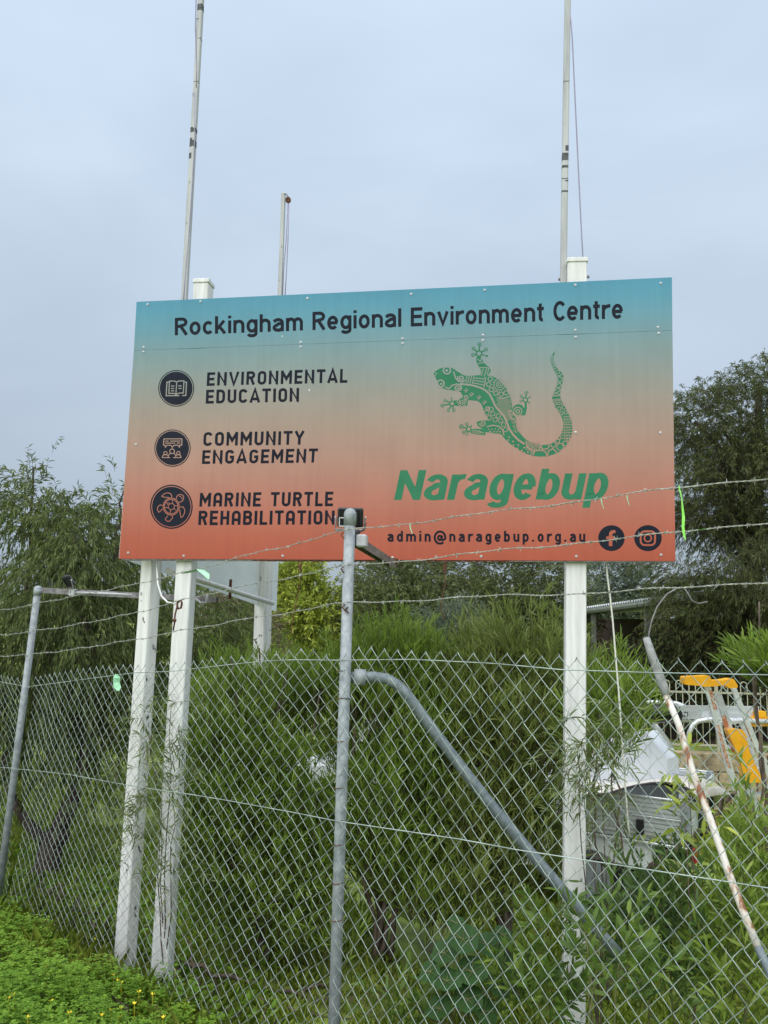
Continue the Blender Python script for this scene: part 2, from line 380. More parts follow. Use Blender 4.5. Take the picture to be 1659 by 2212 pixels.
# rounded capital letters drawn as strokes: unit height, y up
def arc(cx, cy, rx, ry, a0, a1, n=7): return [(cx+rx*math.cos(R_(a0+(a1-a0)*i/n)), cy+ry*math.sin(R_(a0+(a1-a0)*i/n))) for i in range(n+1)]
hw = .085
def glyph(c, rnd):
    w = .52; l, r_, b_, t_ = hw, w-hw, hw, 1-hw
    O = arc(w/2,.72,w/2-hw,.28-hw,0,180) + arc(w/2,.28,w/2-hw,.28-hw,180,360) + [(r_,.72)]
    if c == 'E': return .47, [[(.47,t_),(l,t_),(l,b_),(.47,b_)], [(l,.5),(.43,.5)]]
    if c == 'N': return .56, [[(hw,0),(hw,t_-.0),(.56-hw,b_),(.56-hw,1)], [(hw,0),(hw,1)], [(.56-hw,0),(.56-hw,1)]]
    if c == 'V': return .56, [[(.05,1),(.28,.05),(.51,1)]]
    if c == 'I': return .17, [[(hw,0),(hw,1)]]
    if c in 'RB':
        bowl = [(l,t_),(.30,t_)] + arc(.30,.725,r_-.30,.19,90,-90,6) + [(l,.535)]
        if c == 'R': return w, [[(l,0),(l,1)], bowl, [(.27,.535),(r_+.01,0)]]
        return w, [[(l,0),(l,1)], bowl, [(l,.535),(.30,.535)] + arc(.30,.31,r_-.29,.225,90,-90,6) + [(l,b_)]]
    if c == 'O': return w, [O]
    if c == 'D': return w, [[(l,0),(l,1)], [(l,t_),(.25,t_)] + arc(.25,.68,r_-.25,.32-hw,90,0,5) + arc(.25,.32,r_-.25,.32-hw,0,-90,5) + [(l,b_)]]
    if c == 'U': return w, [[(l,1),(l,.28)] + arc(w/2,.28,w/2-hw,.28-hw,180,360) + [(r_,1)]]
    if c == 'C': return w, [arc(w/2,.72,w/2-hw,.28-hw,10,180) + arc(w/2,.28,w/2-hw,.28-hw,180,350)]
    if c == 'G': return w, [arc(w/2,.72,w/2-hw,.28-hw,10,180) + arc(w/2,.28,w/2-hw,.28-hw,180,360) + [(r_,.48),(.27,.48)]]
    if c == 'A':
        if rnd: return w, [[(l,0),(l,.70)] + arc(w/2,.70,w/2-hw,.30-hw,180,0) + [(r_,0)], [(l,.36),(r_,.36)]]
        return .58, [[(.05,0),(.29,.97),(.53,0)], [(.13,.26),(.45,.26)]]
    if c == 'T': return .50, [[(0,t_),(.50,t_)], [(.25,0),(.25,t_)]]
    if c == 'L': return .44, [[(l,1),(l,b_),(.44,b_)]]
    if c == 'M': return .66, [[(hw,0),(hw,1)], [(.66-hw,0),(.66-hw,1)], [(hw,t_),(.33,.38),(.66-hw,t_)]]
    if c == 'H': return w, [[(l,0),(l,1)], [(r_,0),(r_,1)], [(l,.5),(r_,.5)]]
    if c == 'Y': return .54, [[(.05,1),(.27,.48),(.49,1)], [(.27,0),(.27,.5)]]
    return .3, []
def stroke_text(txt, bl, br, tl, tr, rnd):
    G = [glyph(c, rnd) for c in txt]; gap = .13; tot = sum(g[0]+gap for g in G) - gap
    q = quadmap(bl, br, tl, tr)
    asp = np.linalg.norm(np.array(br)-np.array(bl)) / np.linalg.norm(np.array(tl)-np.array(bl)) / tot
    pr = Print(lambda X, Y: q(X/asp/tot, Y), .0003); x = 0
    for wd, sts in G:
        for s in sts: pr.stroke([((x+a)*asp, b) for a, b in s], .200)
        x += wd + gap
    return pr.build('lettering', M['navy'], main)
# plain bold letters, mixed case: cap height 1, x-height .73
def glyph2(c, k=.09, w=.50, X=.73, h=None):
    """k: half width of upright strokes, h: half width of level strokes"""
    h = h or k; l, r_ = k, w-k; m2 = w/2; rx = m2-k; ry = X/2-h+.012
    bowl = arc(m2,X/2,rx,ry,0,360,22); sh = X*.28
    arch = lambda x0, x1: [(x0,X-h-sh)] + arc((x0+x1)/2, X-h-sh, (x1-x0)/2, sh+.01, 180, 0, 9)[1:] + [(x1,0)]
    if c == 'o': return w, [bowl]
    if c == 'c': return w-.04, [arc(m2,X/2,rx,ry,42,318,14)]
    if c == 'e': return w, [[(l+.02,X/2-.01),(r_+.03,X/2-.01)], arc(m2,X/2,rx,ry,0,318,18)]
    if c == 'd': return w, [bowl, [(r_,0),(r_,1)]]
    if c == 'b': return w, [bowl, [(l,0),(l,1)]]
    if c == 'p': return w, [bowl, [(l,-.27),(l,X)]]
    if c == 'g': return w, [bowl, [(r_,X),(r_,-.06)] + arc(m2,-.06,rx,.21-h,0,-165,9)]
    if c == 'n': return w, [[(l,0),(l,X)], arch(l, r_)]
    if c == 'h': return w, [[(l,0),(l,1)], arch(l, r_)]
    if c == 'm': return .80, [[(l,0),(l,X)], arch(l,.40), arch(.40,.80-k)]
    if c == 'u': return w, [[(r_,0),(r_,X)], [(l,X),(l,X*.33)] + arc(m2,X*.33,rx,X*.33-h+.01,180,360,9)]
    if c == 'r': return .30+k, [[(l,0),(l,X)], arc(.27+k,X-h-.24,.27+k-l,.24+.01,175,80,7)]
    if c == 'i': return 2*k, [[(k,0),(k,X)], [(k,.84),(k,1)]]
    if c == 'l': return 2*k, [[(k,0),(k,1)]]
    if c == 'k': return w, [[(l,0),(l,1)], [(l+.02,.26),(w-.10,X)], [(.20,.42),(w-.06,0)]]
    if c == 't': return .32, [[(.145,.93),(.145,.20)] + arc(.245,.20,.10,.20-h,180,285,5), [(0,X-h*.8),(.31,X-h*.8)]]
    if c == 'v': return w, [[(.065,X),(m2,.07),(w-.065,X)]]
    if c == 'a':
        return w, [[(l-.02,X*.74)] + arc(m2-.01,X*.66,rx+.01,X*.34-h+.01,150,0,9) + [(r_,0)], [(r_,X*.60),(m2,X*.58)] + arc(m2-.01,X*.29,rx,X*.29-h+.012,110,270,10) + [(m2+.06,h-.01),(r_,h+.09)]]
    if c == '.': return 2*k+.02, [[(k,0),(k,.19)]]
    if c == '@': return .98, [arc(.47,.36,.13,.20,0,360,14), [(.66,.58),(.60,.20)] + arc(.70,.26,.10,.11,215,320,5) + arc(.49,.38,.42,.56,-10,310,24)]
    if c == 'R': return .60, [[(l,0),(l,1)], [(l,1-h),(.34,1-h)] + arc(.34,.735,.60-k-.34,.265-h,90,-90,8) + [(l,.47)], [(.30,.47),(.55,0)]]
    if c == 'E': return .54, [[(.54,1-h),(l,1-h),(l,h),(.54,h)], [(l,.52),(.51,.52)]]
    if c == 'C': return .55, [arc(.31,.5,.31-k,.5-h+.012,40,320,18)]
    if c == 'N': return w+.14, [[(k,0),(k,1)], [(w+.14-k,0),(w+.14-k,1)], [(k+.01,.93),(w+.14-k-.01,.07)]]
    return .27, []
def word_print(txt, quad, parent, mat, k, gap, shear=0.0, w=.50, X=.73, con=1.0):
    """con: how much thinner level strokes are than upright ones"""
    G = [glyph2(c, k, w, X, k/con) for c in txt]; tot = sum(g[0]+gap for g in G) - gap
    q = quadmap(*quad); A = np.array(quad[1]) - np.array(quad[0]); B = np.array(quad[2]) - np.array(quad[0])
    asp = np.linalg.norm(A) / np.linalg.norm(B) / (tot + shear)
    pr = Print(lambda x_, y_: q((x_/asp + y_/con*shear)/(tot+shear), y_/con), .0003); x = 0
    for wd, sts in G:
        for s_ in sts: pr.stroke([((x+a)*asp, b*con) for a, b in s_], 2*k*.5*(1+asp))
        x += wd + gap
    return pr.build('lettering', mat, parent)
word_print('Rockingham Regional Environment Centre', ((377.3,724.4),(1346,687.5),(377.3,687),(1346,645)), head, M['navy'], .081, .075, 0, .53)
word_print('Naragebup', ((850.7,1080),(1322,1078.4),(850.7,1016),(1322,1011)), main, M['green_ink'], .122, .075, .20, .68, .84, 1.5)
word_print('admin@naragebup.org.au', ((836.8,1170),(1264.5,1170.4),(836.8,1147),(1264.5,1146.5)), main, M['navy'], .092, .24)
zb = lambda x, y: (307.2+.27777*x, 768.05+.27777*y)
for txt, c in (('ENVIRONMENTAL', ((500,235),(1595,210),(505,133),(1598,103))), ('EDUCATION', ((493,373),(1220,358),(497,268),(1222,252))),
               ('COMMUNITY', ((473,703),(1258,693),(478,597),(1262,586))), ('ENGAGEMENT', ((463,842),(1360,832),(468,738),(1367,724))),
               ('MARINE TURTLE', ((443,1175),(1483,1170),(450,1068),(1487,1060))), ('REHABILITATION', ((435,1318),(1495,1313),(440,1208),(1498,1205)))):
    stroke_text(txt, *[zb(*p) for p in c], rnd=txt[0] in 'MR')

# round navy badges
def badge(cx, cy, rx, ry, ringr):
    b = Print(zb, .0003).disc(cx, cy, rx, ry, 48).build('badge', M['navy_soft'], main)
    return b, Print(zb, .0007).ring(cx, cy, rx*ringr, 5.5, ry*ringr, 48)
b, pr = badge(265, 255, 140, 142, .93)
zk = lambda x, y: ((580+.13261*x)/1.8228, (1420+.13261*y)/1.8228)
pr.build('badge_ring', M['sign_line'], b); pr = Print(zk, .0007)
pr.stroke([(645,640),(585,640),(560,1040),(950,1040)], 32).stroke([(1040,1038),(1145,1035),(1165,640),(1110,640)], 32)
pr.stroke([(860,1020),(835,995),(780,970),(640,975),(660,608),(815,608),(872,640),(930,605),(1090,603),(1070,960),(930,968),(880,990),(850,1020)], 30).stroke([(875,640),(850,1000)], 28)
for y in (755,827,897): pr.stroke([(705,y),(800,y)], 30)
for y in (750,825): pr.stroke([(925,y),(1020,y)], 30)
pr.build('book_icon', M['sign_line'], b)
b, pr = badge(236, 720, 141, 145, .93); pr.build('badge_ring', M['sign_line'], b)
zp = lambda x, y: ((560+.2035*x)/1.8228, (1660+.2035*y)/1.8228)
pr = Print(zp, .0007)
pr.stroke([(420,335),(770,335),(765,455),(725,457),(722,498),(690,458),(615,458),(582,498),(555,457),(480,458),(447,500),(445,458),(412,455)], 17, closed=True)
pr.stroke([(445,378),(512,378)], 17).stroke([(540,378),(740,378)], 17).stroke([(445,417),(640,417)], 17).stroke([(672,417),(735,417)], 17)
pr.ring(580,575,45,16).ring(450,612,33,14).ring(700,612,33,14)
pr.stroke([(540,697),(388,697),(395,665),(420,642),(450,636),(480,642),(500,662)], 15).stroke([(505,697),(505,665),(525,630),(550,615)], 15)
pr.stroke([(610,615),(640,635),(650,665),(650,697)], 15).stroke([(598,697),(752,697),(745,660),(725,640),(700,636),(672,642),(655,660)], 15)
pr.build('people_icon', M['sign_line'], b)
b, pr = badge(227, 1176, 166, 172, .92); pr.build('badge_ring', M['sign_line'], b)
pr = Print(zp, .0007)
pr.ring(562,1645,155,14,165,30).ring(562,1645,132,14,140,30)
pr.stroke([(545,1590),(590,1585),(625,1625),(615,1680),(560,1715),(505,1670),(505,1620)], 12, closed=True)
for a_, b2 in (((545,1590),(500,1570)),((590,1585),(585,1515)),((625,1625),(690,1635)),((615,1680),(650,1715)),((550,1715),(540,1780)),((505,1665),(440,1665)),((505,1620),(470,1560))): pr.stroke([a_, b2], 12)
pr.stroke([(570,1475),(572,1430),(545,1390),(490,1378),(430,1395),(378,1445),(430,1465),(500,1468),(530,1480)], 14)
pr.stroke([(660,1500),(668,1450),(700,1418),(755,1410),(800,1440),(803,1490),(785,1530),(745,1555),(700,1565)], 14)
pr.stroke([(395,1625),(350,1612),(310,1640),(290,1690),(318,1755),(350,1735),(395,1690)], 14)
pr.stroke([(495,1825),(470,1855),(445,1890),(475,1925),(530,1930),(585,1870),(585,1820)], 14)
pr.stroke([(735,1655),(790,1650),(822,1700),(825,1760),(790,1830),(752,1860),(735,1790),(728,1700)], 14)
pr.disc(735,1450,20,10,10).disc(768,1485,10,20,10)
pr.build('turtle_icon', M['sign_line'], b)
zs = lambda x, y: ((2300+.22905*x)/1.8228, (2020+.22905*y)/1.8228)
b = Print(zs, .0003).disc(470,432,228,222,44).build('badge', M['navy_soft'], main)
Print(zs, .0007).poly([(425,570),(485,570),(485,450),(522,450),(526,402),(484,402),(484,372),(492,352),(512,345),(538,345),(538,297),(500,293),(462,303),(436,330),(426,365),(426,402),(380,402),(380,450),(425,450)]).build('letter_icon', M['sign_line'], b)
b = Print(zs, .0003).disc(1097,432,237,224,44).build('badge', M['navy_soft'], main)
rr = lambda x0, y0, x1, y1, r: [p for cx, cy, a in ((x1-r,y0+r,-90),(x1-r,y1-r,0),(x0+r,y1-r,90),(x0+r,y0+r,180)) for p in arc(cx, cy, r, r, a, a+90, 5)]
Print(zs, .0007).stroke(rr(972,315,1218,552,70), 32, closed=True).ring(1095,432,60,24).disc(1163,362,16).build('camera_icon', M['sign_line'], b)

# the green gecko
zg = lambda x, y: (905.2+.21495*x, 724.2+.21495*y)
body = [(147,385),(165,360),(205,335),(250,322),(300,320),(345,335),(380,360),(420,385),(455,405),(500,408),(560,403),(620,400),(690,405),(730,410),(780,430),(830,475),(875,530),(910,600),(930,660),(935,700),(938,740),(960,800),(985,850),(975,900),(988,950),(1020,990),(1060,1035),(1100,1065),(1160,1090),(1220,1105),(1290,1100),(1350,1075),(1400,1035),(1430,990),(1448,930),(1450,880),(1435,830),(1410,780),(1375,730),(1350,680),(1337,630),(1345,600),(1365,550),(1390,490),(1395,440),(1385,400),(1355,350),(1330,300),(1318,250),(1325,215),(1345,185),(1368,158),
        (1360,190),(1350,225),(1352,260),(1370,300),(1400,345),(1435,375),(1450,410),(1448,450),(1435,500),(1422,550),(1418,600),(1425,640),(1450,690),(1485,750),(1515,820),(1535,880),(1543,940),(1535,1000),(1510,1060),(1470,1120),(1420,1165),(1350,1200),(1280,1218),(1210,1220),(1130,1210),(1060,1185),(990,1145),(920,1095),(860,1040),(815,985),(780,930),(740,880),(700,850),(670,800),(645,740),(625,690),(590,660),(540,655),(490,650),(450,620),(435,600),(420,575),(390,560),(330,553),(280,548),(235,530),(200,495),(180,455),(160,415)]
g1 = Print(zg, .0003); g1.poly(body)
gp = g1.build('gecko_print', M['green_ink'], main)
Print(zg, .0005).poly([(612,420),(625,370),(618,340),(598,310),(580,280),(574,240),(585,205),(603,190),(622,200),(632,240),(652,280),(690,310),(722,350),(715,372),(690,400),(680,425)]).build('leg', M['green_ink'], gp)
Print(zg, .0005).poly([(450,612),(400,648),(350,658),(345,700),(380,710),(440,714),(485,706),(492,655),(540,640),(520,600)]).build('leg', M['green_ink'], gp)
Print(zg, .0005).poly([(740,870),(700,858),(640,855),(590,865),(577,885),(595,915),(640,942),(560,940),(515,948),(518,985),(600,1000),(665,1004),(668,975),(700,975),(760,988),(830,990),(820,900)]).build('leg', M['green_ink'], gp)
Print(zg, .0005).poly([(1062,806),(1030,803),(1000,808),(960,820),(938,760),(945,722),(965,702),(1000,692),(1040,705),(1052,735),(1060,720),(1062,675),(1082,675),(1082,740),(1070,790)]).build('leg', M['green_ink'], gp)
toes = [((603,185),34,[((607,93),22,14),((548,133),20,14),((541,197),20,14),((672,143),20,14),((683,208),10,9)]),
        ((333,687),30,[((325,630),7,8),((262,655),18,13),((235,705),20,13),((298,752),19,13),((348,752),19,13)]),
        ((500,943),30,[((425,918),24,14),((480,893),18,13),((528,910),7,8),((450,975),19,13),((483,993),15,13)]),
        ((1068,650),28,[((1078,578),19,13),((1028,612),16,12),((1022,662),14,12),((1115,620),7,8),((1108,680),7,8)])]
gl = Print(zg, .0011); gl.wk = 1.35
for (c, r, ts) in toes:
    g3 = Print(zg, .0007); g3.disc(c[0], c[1], r, n=16); gl.disc(c[0], c[1], r*.58, n=16)
    for (p, pr_, w) in ts:
        g3.stroke([c, p], w); g3.disc(p[0], p[1], pr_, n=12)
        if pr_ > 12: gl.ring(p[0], p[1], pr_*.55, 4, n=10)
    g3.build('foot', M['green_ink'], gp)
gl.ring(280,353,36,11).ring(217,487,34,11,36); gl.disc(278,355,14,n=10).disc(222,490,12,n=10).disc(172,385,9,n=8).disc(163,408,7,n=8)
spi = lambda cx, cy, r0, r1, a0, turns: [(cx+(r0+(r1-r0)*i/24)*math.cos(R_(a0+turns*360*i/24)), cy+(r0+(r1-r0)*i/24)*math.sin(R_(a0+turns*360*i/24))) for i in range(25)]
gl.stroke(spi(420,432,6,36,0,1.6), 9).stroke(spi(388,528,6,36,180,-1.6), 9).stroke(spi(470,622,5,28,0,1.4), 7).stroke(spi(640,885,5,34,0,1.5), 6)
gl.stroke([(345,365),(355,390),(365,430),(395,462),(440,470),(465,450)], 9).stroke([(265,520),(300,540),(330,505),(380,490),(420,500),(428,540),(405,556)], 9)
gl.stroke([(410,488),(470,495),(540,505),(610,525),(670,555),(710,595),(740,650),(765,710),(810,765),(855,815),(885,880),(905,940),(945,1000),(1000,1055),(1060,1095)], 14)
gl.stroke([(665,420),(665,470),(650,525)], 9).stroke([(780,628),(850,635),(920,615)], 9)
for a_, b2 in (((480,410),(470,480)),((505,408),(490,480)),((530,406),(512,485)),((555,404),(535,490)),((560,430),(655,440)),((555,455),(652,470)),((545,480),(648,500)),((625,410),(645,335)),((655,415),(680,330)),((685,400),(700,330)),((610,325),(690,325)),((590,285),(655,275)),((585,240),(620,265)),((620,265),(628,215))): gl.stroke([a_, b2], 7)
for c in ((715,440),(700,495),(725,547),(772,583),(825,593),(875,580)): gl.ring(c[0], c[1], 22, 7, n=14)
for r in (14,32,56): gl.ring(808,495,r,6,n=20)
for k in range(16): gl.stroke([(808+62*math.cos(k*.39), 495+62*math.sin(k*.39)), (808+72*math.cos(k*.39), 495+72*math.sin(k*.39))], 5)
for (x, y) in ((450,535),(505,575),(580,605),(635,655),(665,720)):
    gl.stroke([(x,y+15),(x+25,y+30),(x+10,y+42)], 6).stroke([(x+18,y),(x+40,y+16),(x+25,y+28)], 6)
rg = random.Random(5)
for i in range(11):
    for j in range(6):                                       # cell texture of flank and thigh
        x, y = 790+j*24+(i%2)*12, 650+i*22
        if x < 930 and y < 860 and (x-760)*.9 > (y-650)*.45: gl.ring(x, y, 9, 3, n=7)
for (x, y) in ((680,780),(740,790),(795,810),(705,830),(765,850),(820,860),(850,900),(870,950),(690,740),(725,745)): gl.ring(x, y, 22, 5, n=12)
for i in range(5):
    for j in range(4): gl.ring(920+j*18+i*10, 790+i*42+(j%2)*14, 8, 3, n=7)
for i in range(8): gl.disc(700+i*17, 945+(i%2)*22, 6, n=7); gl.disc(708+i*15, 965+(i%3)*8, 5, n=7)
gl.stroke([(680,920),(740,905),(800,915),(840,950),(855,1010)], 8)
for (x, y) in ((905,1025),(895,1055),(945,1068),(950,1105),(997,1105),(990,1138),(1035,1158),(1058,1130),(1058,1182),(1095,1175),(1130,1180),(1125,1205)): gl.disc(x, y, 9, n=8)
for i in range(14): gl.ring(1090+(i%5)*28, 1085+(i//5)*28+(i%2)*8, 12, 4, n=9)
gl.stroke([(1075,1060),(1085,1120),(1140,1165),(1200,1160),(1225,1110)], 8)
gl.stroke([(1145,1205),(1160,1165),(1215,1155),(1270,1170),(1285,1215)], 8).stroke([(1225,1110),(1240,1148),(1295,1140),(1312,1100)], 8).stroke([(1292,1212),(1300,1165),(1345,1140),(1385,1178)], 8)
for (x, y, r) in ((1350,1100,26),(1418,1122,34),(1470,1088,24),(1392,1065,20),(1500,1050,16),(1412,1030,16)): gl.ring(x, y, r, 6, n=14)
for y in range(820, 1040, 27): gl.stroke([(1440+(8 if y<900 else -4),y),(1540,y-4)], 5); [gl.disc(1462+k*24, y+13, 5, n=6) for k in range(3)]
for (x, y, r) in ((1408,740,20),(1455,725,18),(1430,785,17),(1475,775,18),(1370,690,14),(1405,685,14),(1440,690,12),(1360,655,11),(1390,650,11),(1420,650,10)): gl.ring(x, y, r, 5, n=11)
gl.stroke([(1338,612),(1422,606)], 7)
for a_, b2 in (((1392,400),(1446,440)),((1440,385),(1392,430)),((1445,445),(1388,500)),((1392,445),(1432,505)),((1380,515),(1425,550)),((1430,505),(1362,560)),((1358,570),(1415,600)),((1420,555),(1350,600))): gl.stroke([a_, b2], 6)
for (x, y, r) in ((1395,368,18),(1365,325,15),(1347,293,14),(1336,262,11),(1335,234,9),(1338,210,7)): gl.ring(x, y, r, 5, n=11)
for (x, y, r) in ((395,665,14),(430,665,14),(465,665,12),(410,695,13),(450,695,13)): gl.ring(x, y, r, 5, n=9)
for r in (18,42): gl.ring(992,765,r,7,n=14)
gl.stroke([(900,760),(925,758),(945,790),(985,830),(975,870),(940,840),(905,800)], 7, closed=True)
gl.stroke([(530,960),(600,965),(650,985)], 6).stroke([(540,980),(620,985)], 5)
gl.build('pattern', M['sign_line'], gp)['kind'] = 'stuff'

# screws
z1 = lambda x, y: (246.9+.3803*x, 576+.3803*y); z2 = lambda x, y: (822.9+.3968*x, 576+.3968*y)
hs = [z1(*p) for p in ((190,215),(490,198),(1097,180),(167,458),(1059,430),(1637,409))] + [z2(*p) for p in ((165,150),(565,128),(1058,100),(1523,90),(554,373),(1058,346),(1508,330))]
ms = [z1(*p) for p in ((166,484),(1059,456),(1637,436),(123,1010),(80,1625),(395,1643),(957,1642),(1580,1652))] + [z2(*p) for p in ((554,401),(1060,384),(1512,363),(1060,902),(1521,904),(545,1577),(1063,1577),(1524,1569))]
for lst, par in ((hs, head), (ms, main)):
    for p in lst:
        c = sp(*p, .0005); m_ = MB(); m_.tube([c, c+s_n*.0025], .0085, 10); m_.dome(c+s_n*.0025, s_n, .006, .004, 8)
        m_.build('screw', M['screw'], par, smooth=False)

# ------------------------------------------------------------------ posts behind the sign
def beam(mb_, p, q, sx, sy, xdir, b=.006):
    ez = unit(q-p); ex = unit(xdir - ez*np.dot(xdir, ez)); ey = np.cross(ez, ex)
    return mb_.bevbox((p+q)/2, (sx, sy, np.linalg.norm(q-p)), (ex, ey, ez), b)
def sign_post(top_px, mid_px, back, size, parent, cap=True, low=None):
    pl = S_BL - s_n*back
    t = on_plane(*top_px, pl, s_n); m_ = on_plane(*mid_px, pl, s_n)
    k = (t - m_)/(t[2]-m_[2]); zb_ = low if low is not None else gz(m_[0], m_[1]) - .25
    base = m_ + k*(zb_ - m_[2]); mbx = MB(); beam(mbx, base, t, size, size, s_ex)
    o_ = mbx.build('post', M['post_white'], parent)
    if cap:
        c = MB(); beam(c, t - k*.002, t + k*.03, size+.012, size+.012, s_ex, .004); c.build('post_cap', M['post_white'], o_)
    return base, t
d_ = .055 + .053
sign_post((440,617), (350,2100), d_, .112, sign)
sign_post((1245,574), (1239,2100), d_, .128, sign)
# dark drip stains and flaked edges under the board: ragged strip of old sealant
dk = MB(); P = []
for i in range(70):
    x = 545 + (1100-545)*i/69; P.append((x, 1209.5))
for i in range(len(P)-1):
    dpt = 2 + 4*abs(math.sin(i*1.7))*random.random()
    a_, b2 = sp(*P[i], -.0065), sp(*P[i+1], -.0065)
    dk.add([a_, b2, b2-V(0,0,dpt*m_per_px(5)), a_-V(0,0,dpt*m_per_px(5)), a_-s_n*.01, b2-s_n*.01, b2-V(0,0,dpt*m_per_px(5))-s_n*.01, a_-V(0,0,dpt*m_per_px(5))-s_n*.01],
           [(0,1,2,3),(7,6,5,4),(3,2,6,7),(0,4,5,1)])
dk.build('sealant_edge', M['rust'], sign)

# ------------------------------------------------------------------ rear sign, seen from its back
rs = thing('rear_sign', px(340, 2100, 5.5), 'pale blank back of a second board seen below the sign, on two grubby posts', 'sign')
RA, RB = px(258, 1205, 5.48), px(597, 1321, 7.15)
r_ex = unit((RB-RA)*V(1,1,0)); r_n = V(r_ex[1], -r_ex[0], 0)
def rp_(x, y, k=0): return on_plane(x, y, RA, r_n) + r_n*k
q = [RA, RB]; top = [RB + V(0,0,1.55), RA + V(0,0,1.35)]
pts = [RA, RB] + top; m_ = MB(); bk = [p - r_n*.006 for p in pts]
m_.add(pts + bk, [(0,1,2,3),(7,6,5,4)] + [(i, i+4, (i+1)%4+4, (i+1)%4) for i in range(4)]); m_.build('panel', M['panel_back'], rs)
def rpost(top_px, mid_px, Y, size, low):
    t = px(*top_px, Y); mm = px(*mid_px, Y); k = (t-mm)/(t[2]-mm[2]); base = mm + k*(low-mm[2])
    x = MB(); beam(x, base, t, size, size, r_ex); return x.build('post', M['post_grubby'], rs)
M['post_grubby'] = peel_white('post_grubby_paint', grime=(.07,.065,.055,1), amount=.63)
rpost((349,900), (271,2060), 5.46, .105, gz(-1.85,5.5)-.25)
rpost((580,900), (566,1400), 6.95, .115, gz(-1,7)-.25)
p1, p2 = px(362,1232,5.45), px(589,1303,6.86)
MB().tube([p1, p1*.5+p2*.5, p2], .021, 10).build('rail', M['post_white'], rs, smooth=True)
p3 = px(497,1278,6.3); MB().tube([p3+V(0,0,.1), p3-V(0,0,.06)], .012, 6).build('bracket', M['rust'], rs)

# ------------------------------------------------------------------ flagpoles
def flagpole(label, pts_px, Y, size, halyards, bolts=(), worn=()):
    t, b = px(*pts_px[0], Y), px(*pts_px[1], Y)
    th = thing('flagpole', b, label, 'flagpole', 'flagpoles rising behind the sign')
    mid = px(*pts_px[2], Y) if len(pts_px) > 2 else (t+b)/2
    x = MB(); beam(x, b, mid, size, size, s_ex, .005); beam(x, mid, t, size, size, s_ex, .005); x.build('pole', M['pole_backlit'], th)
    for h in halyards:
        MB().tube([px(*p, Y-.02) for p in h], .0045, 6).build('halyard', M['halyard'], th, smooth=True)
    for (y0, y1, side) in worn:                                            # patches where the paint has flaked to bare steel
        ex_ = unit(mid-b) if y0 > pts_px[2][1] else unit(t-mid)
        f0 = lambda y: mid + (b-mid)*((y-pts_px[2][1])/(pts_px[1][1]-pts_px[2][1])) if y > pts_px[2][1] else mid + (t-mid)*((pts_px[2][1]-y)/(pts_px[2][1]-pts_px[0][1]))
        wp = MB(); beam(wp, f0(y1)+s_ex*side*size*.22, f0(y0)+s_ex*side*size*.22, size*(1.02 if side == 0 else .60), size*1.03, s_ex, .004); wp.build('worn_patch', M['worn'], th)
    for bq in bolts:
        c = px(*bq, Y); MB().tube([c - s_ex*.012, c + s_ex*.012], .011, 6).build('bolt', M['rail'], th)
    return th
flagpole('tall weathered white flagpole above the left end of the sign', [(457,-420),(372,1120),(424.5,180)], 5.47, .041,
         [[(444,-400),(423.5,0),(422,60),(425,150),(424,190)], [(421,200),(420.5,300),(416,390),(407,520),(400,600),(396,660)]], (), ((18,33,0),(49,52,-1),(90,92,1),(284,298,-1),(286,297,1),(309,331,-1),(314,330,1),(343,358,-1)))
flagpole('tall weathered white flagpole bolted to the right post cap', [(1234,-420),(1209,1150),(1223,180)], 5.02, .043,
         [[(1231,20),(1236,80),(1243,230),(1250,380),(1257,520),(1260,572)]], [(1210,603),(1269,598)], ((-2,3,-1),(327,342,1),(344,363,0),(372,380,0),(402,405,0),(406,411,1),(429,435,0)))
fp = flagpole('short white flagpole with a pulley block behind the middle of the sign', [(612.5,418),(588,1120)], 6.85, .038,
         [[(622,438),(618,520),(613,580),(610,650)], [(624,438),(622,520),(618,600),(615,650)]])
a_ = px(613,419,6.83); MB().tube([a_, px(618,419,6.83), px(623,426,6.83)], .006, 5).build('pulley_arm', M['rail'], fp)
c = px(622.5,432,6.83); MB().tube([c+V(0,-.014,0), c+V(0,.014,0)], .026, 10).build('pulley', M['rust'], fp)

# ------------------------------------------------------------------ the chain link fence
C0 = px(738, 1650, 3.66); C0[2] = 0
FR = V(.809, -.588, 0); FL = V(-.707, .707, 0); FLL = unit(V(-.735, .678, 0))
nR = V(-FR[1], FR[0], 0); nL = V(FL[1], -FL[0], 0)
LEN_L = 3.86; L0 = C0 + FL*LEN_L
def fr(x, y): return on_plane(x, y, C0, nR)
def fl(x, y): return on_plane(x, y, C0, nL)
nLL = V(-FLL[1], FLL[0], 0)
def fll(x, y): return on_plane(x, y, L0, nLL)
fence = thing('chain_link_fence', C0 + V(0,0,gz(C0[0],C0[1])), 'galvanised chain link fence topped with three barbed wires across the foreground', 'fence')
cpt, cpb = px(756.5,1112,3.66), px(721,2240,3.66)
kk = (cpt-cpb)/(cpt[2]-cpb[2]); cpb = cpb + kk*(gz(*C0[:2])-.25-cpb[2])
cp = MB().tube([cpb, (cpb+cpt)/2, cpt], .0262, 18).build('post', M['galv'], fence, smooth=True)
cap = MB(); cap.tube([cpt-kk*.05, cpt+kk*.004, cpt+kk*.012], [.0305,.0305,.028], 16); cap.dome(cpt+kk*.012, V(0,0,1), .028, .02, 14); cap.build('post_cap', M['galv'], cp, smooth=True)
for zz in (1448,1507,1600,1700,1770,1822,1905,1985):                       # rusty tie wires twisted round the post
    c = px(732+(1800-zz)*.0225, zz, 3.66); MB().tube([c+.0285*V(math.cos(q),math.sin(q),.12*math.sin(q*1.3)) for q in np.linspace(3.3,6.3,9)], .002, 4).build('tie_wire', M['rust'], cp)
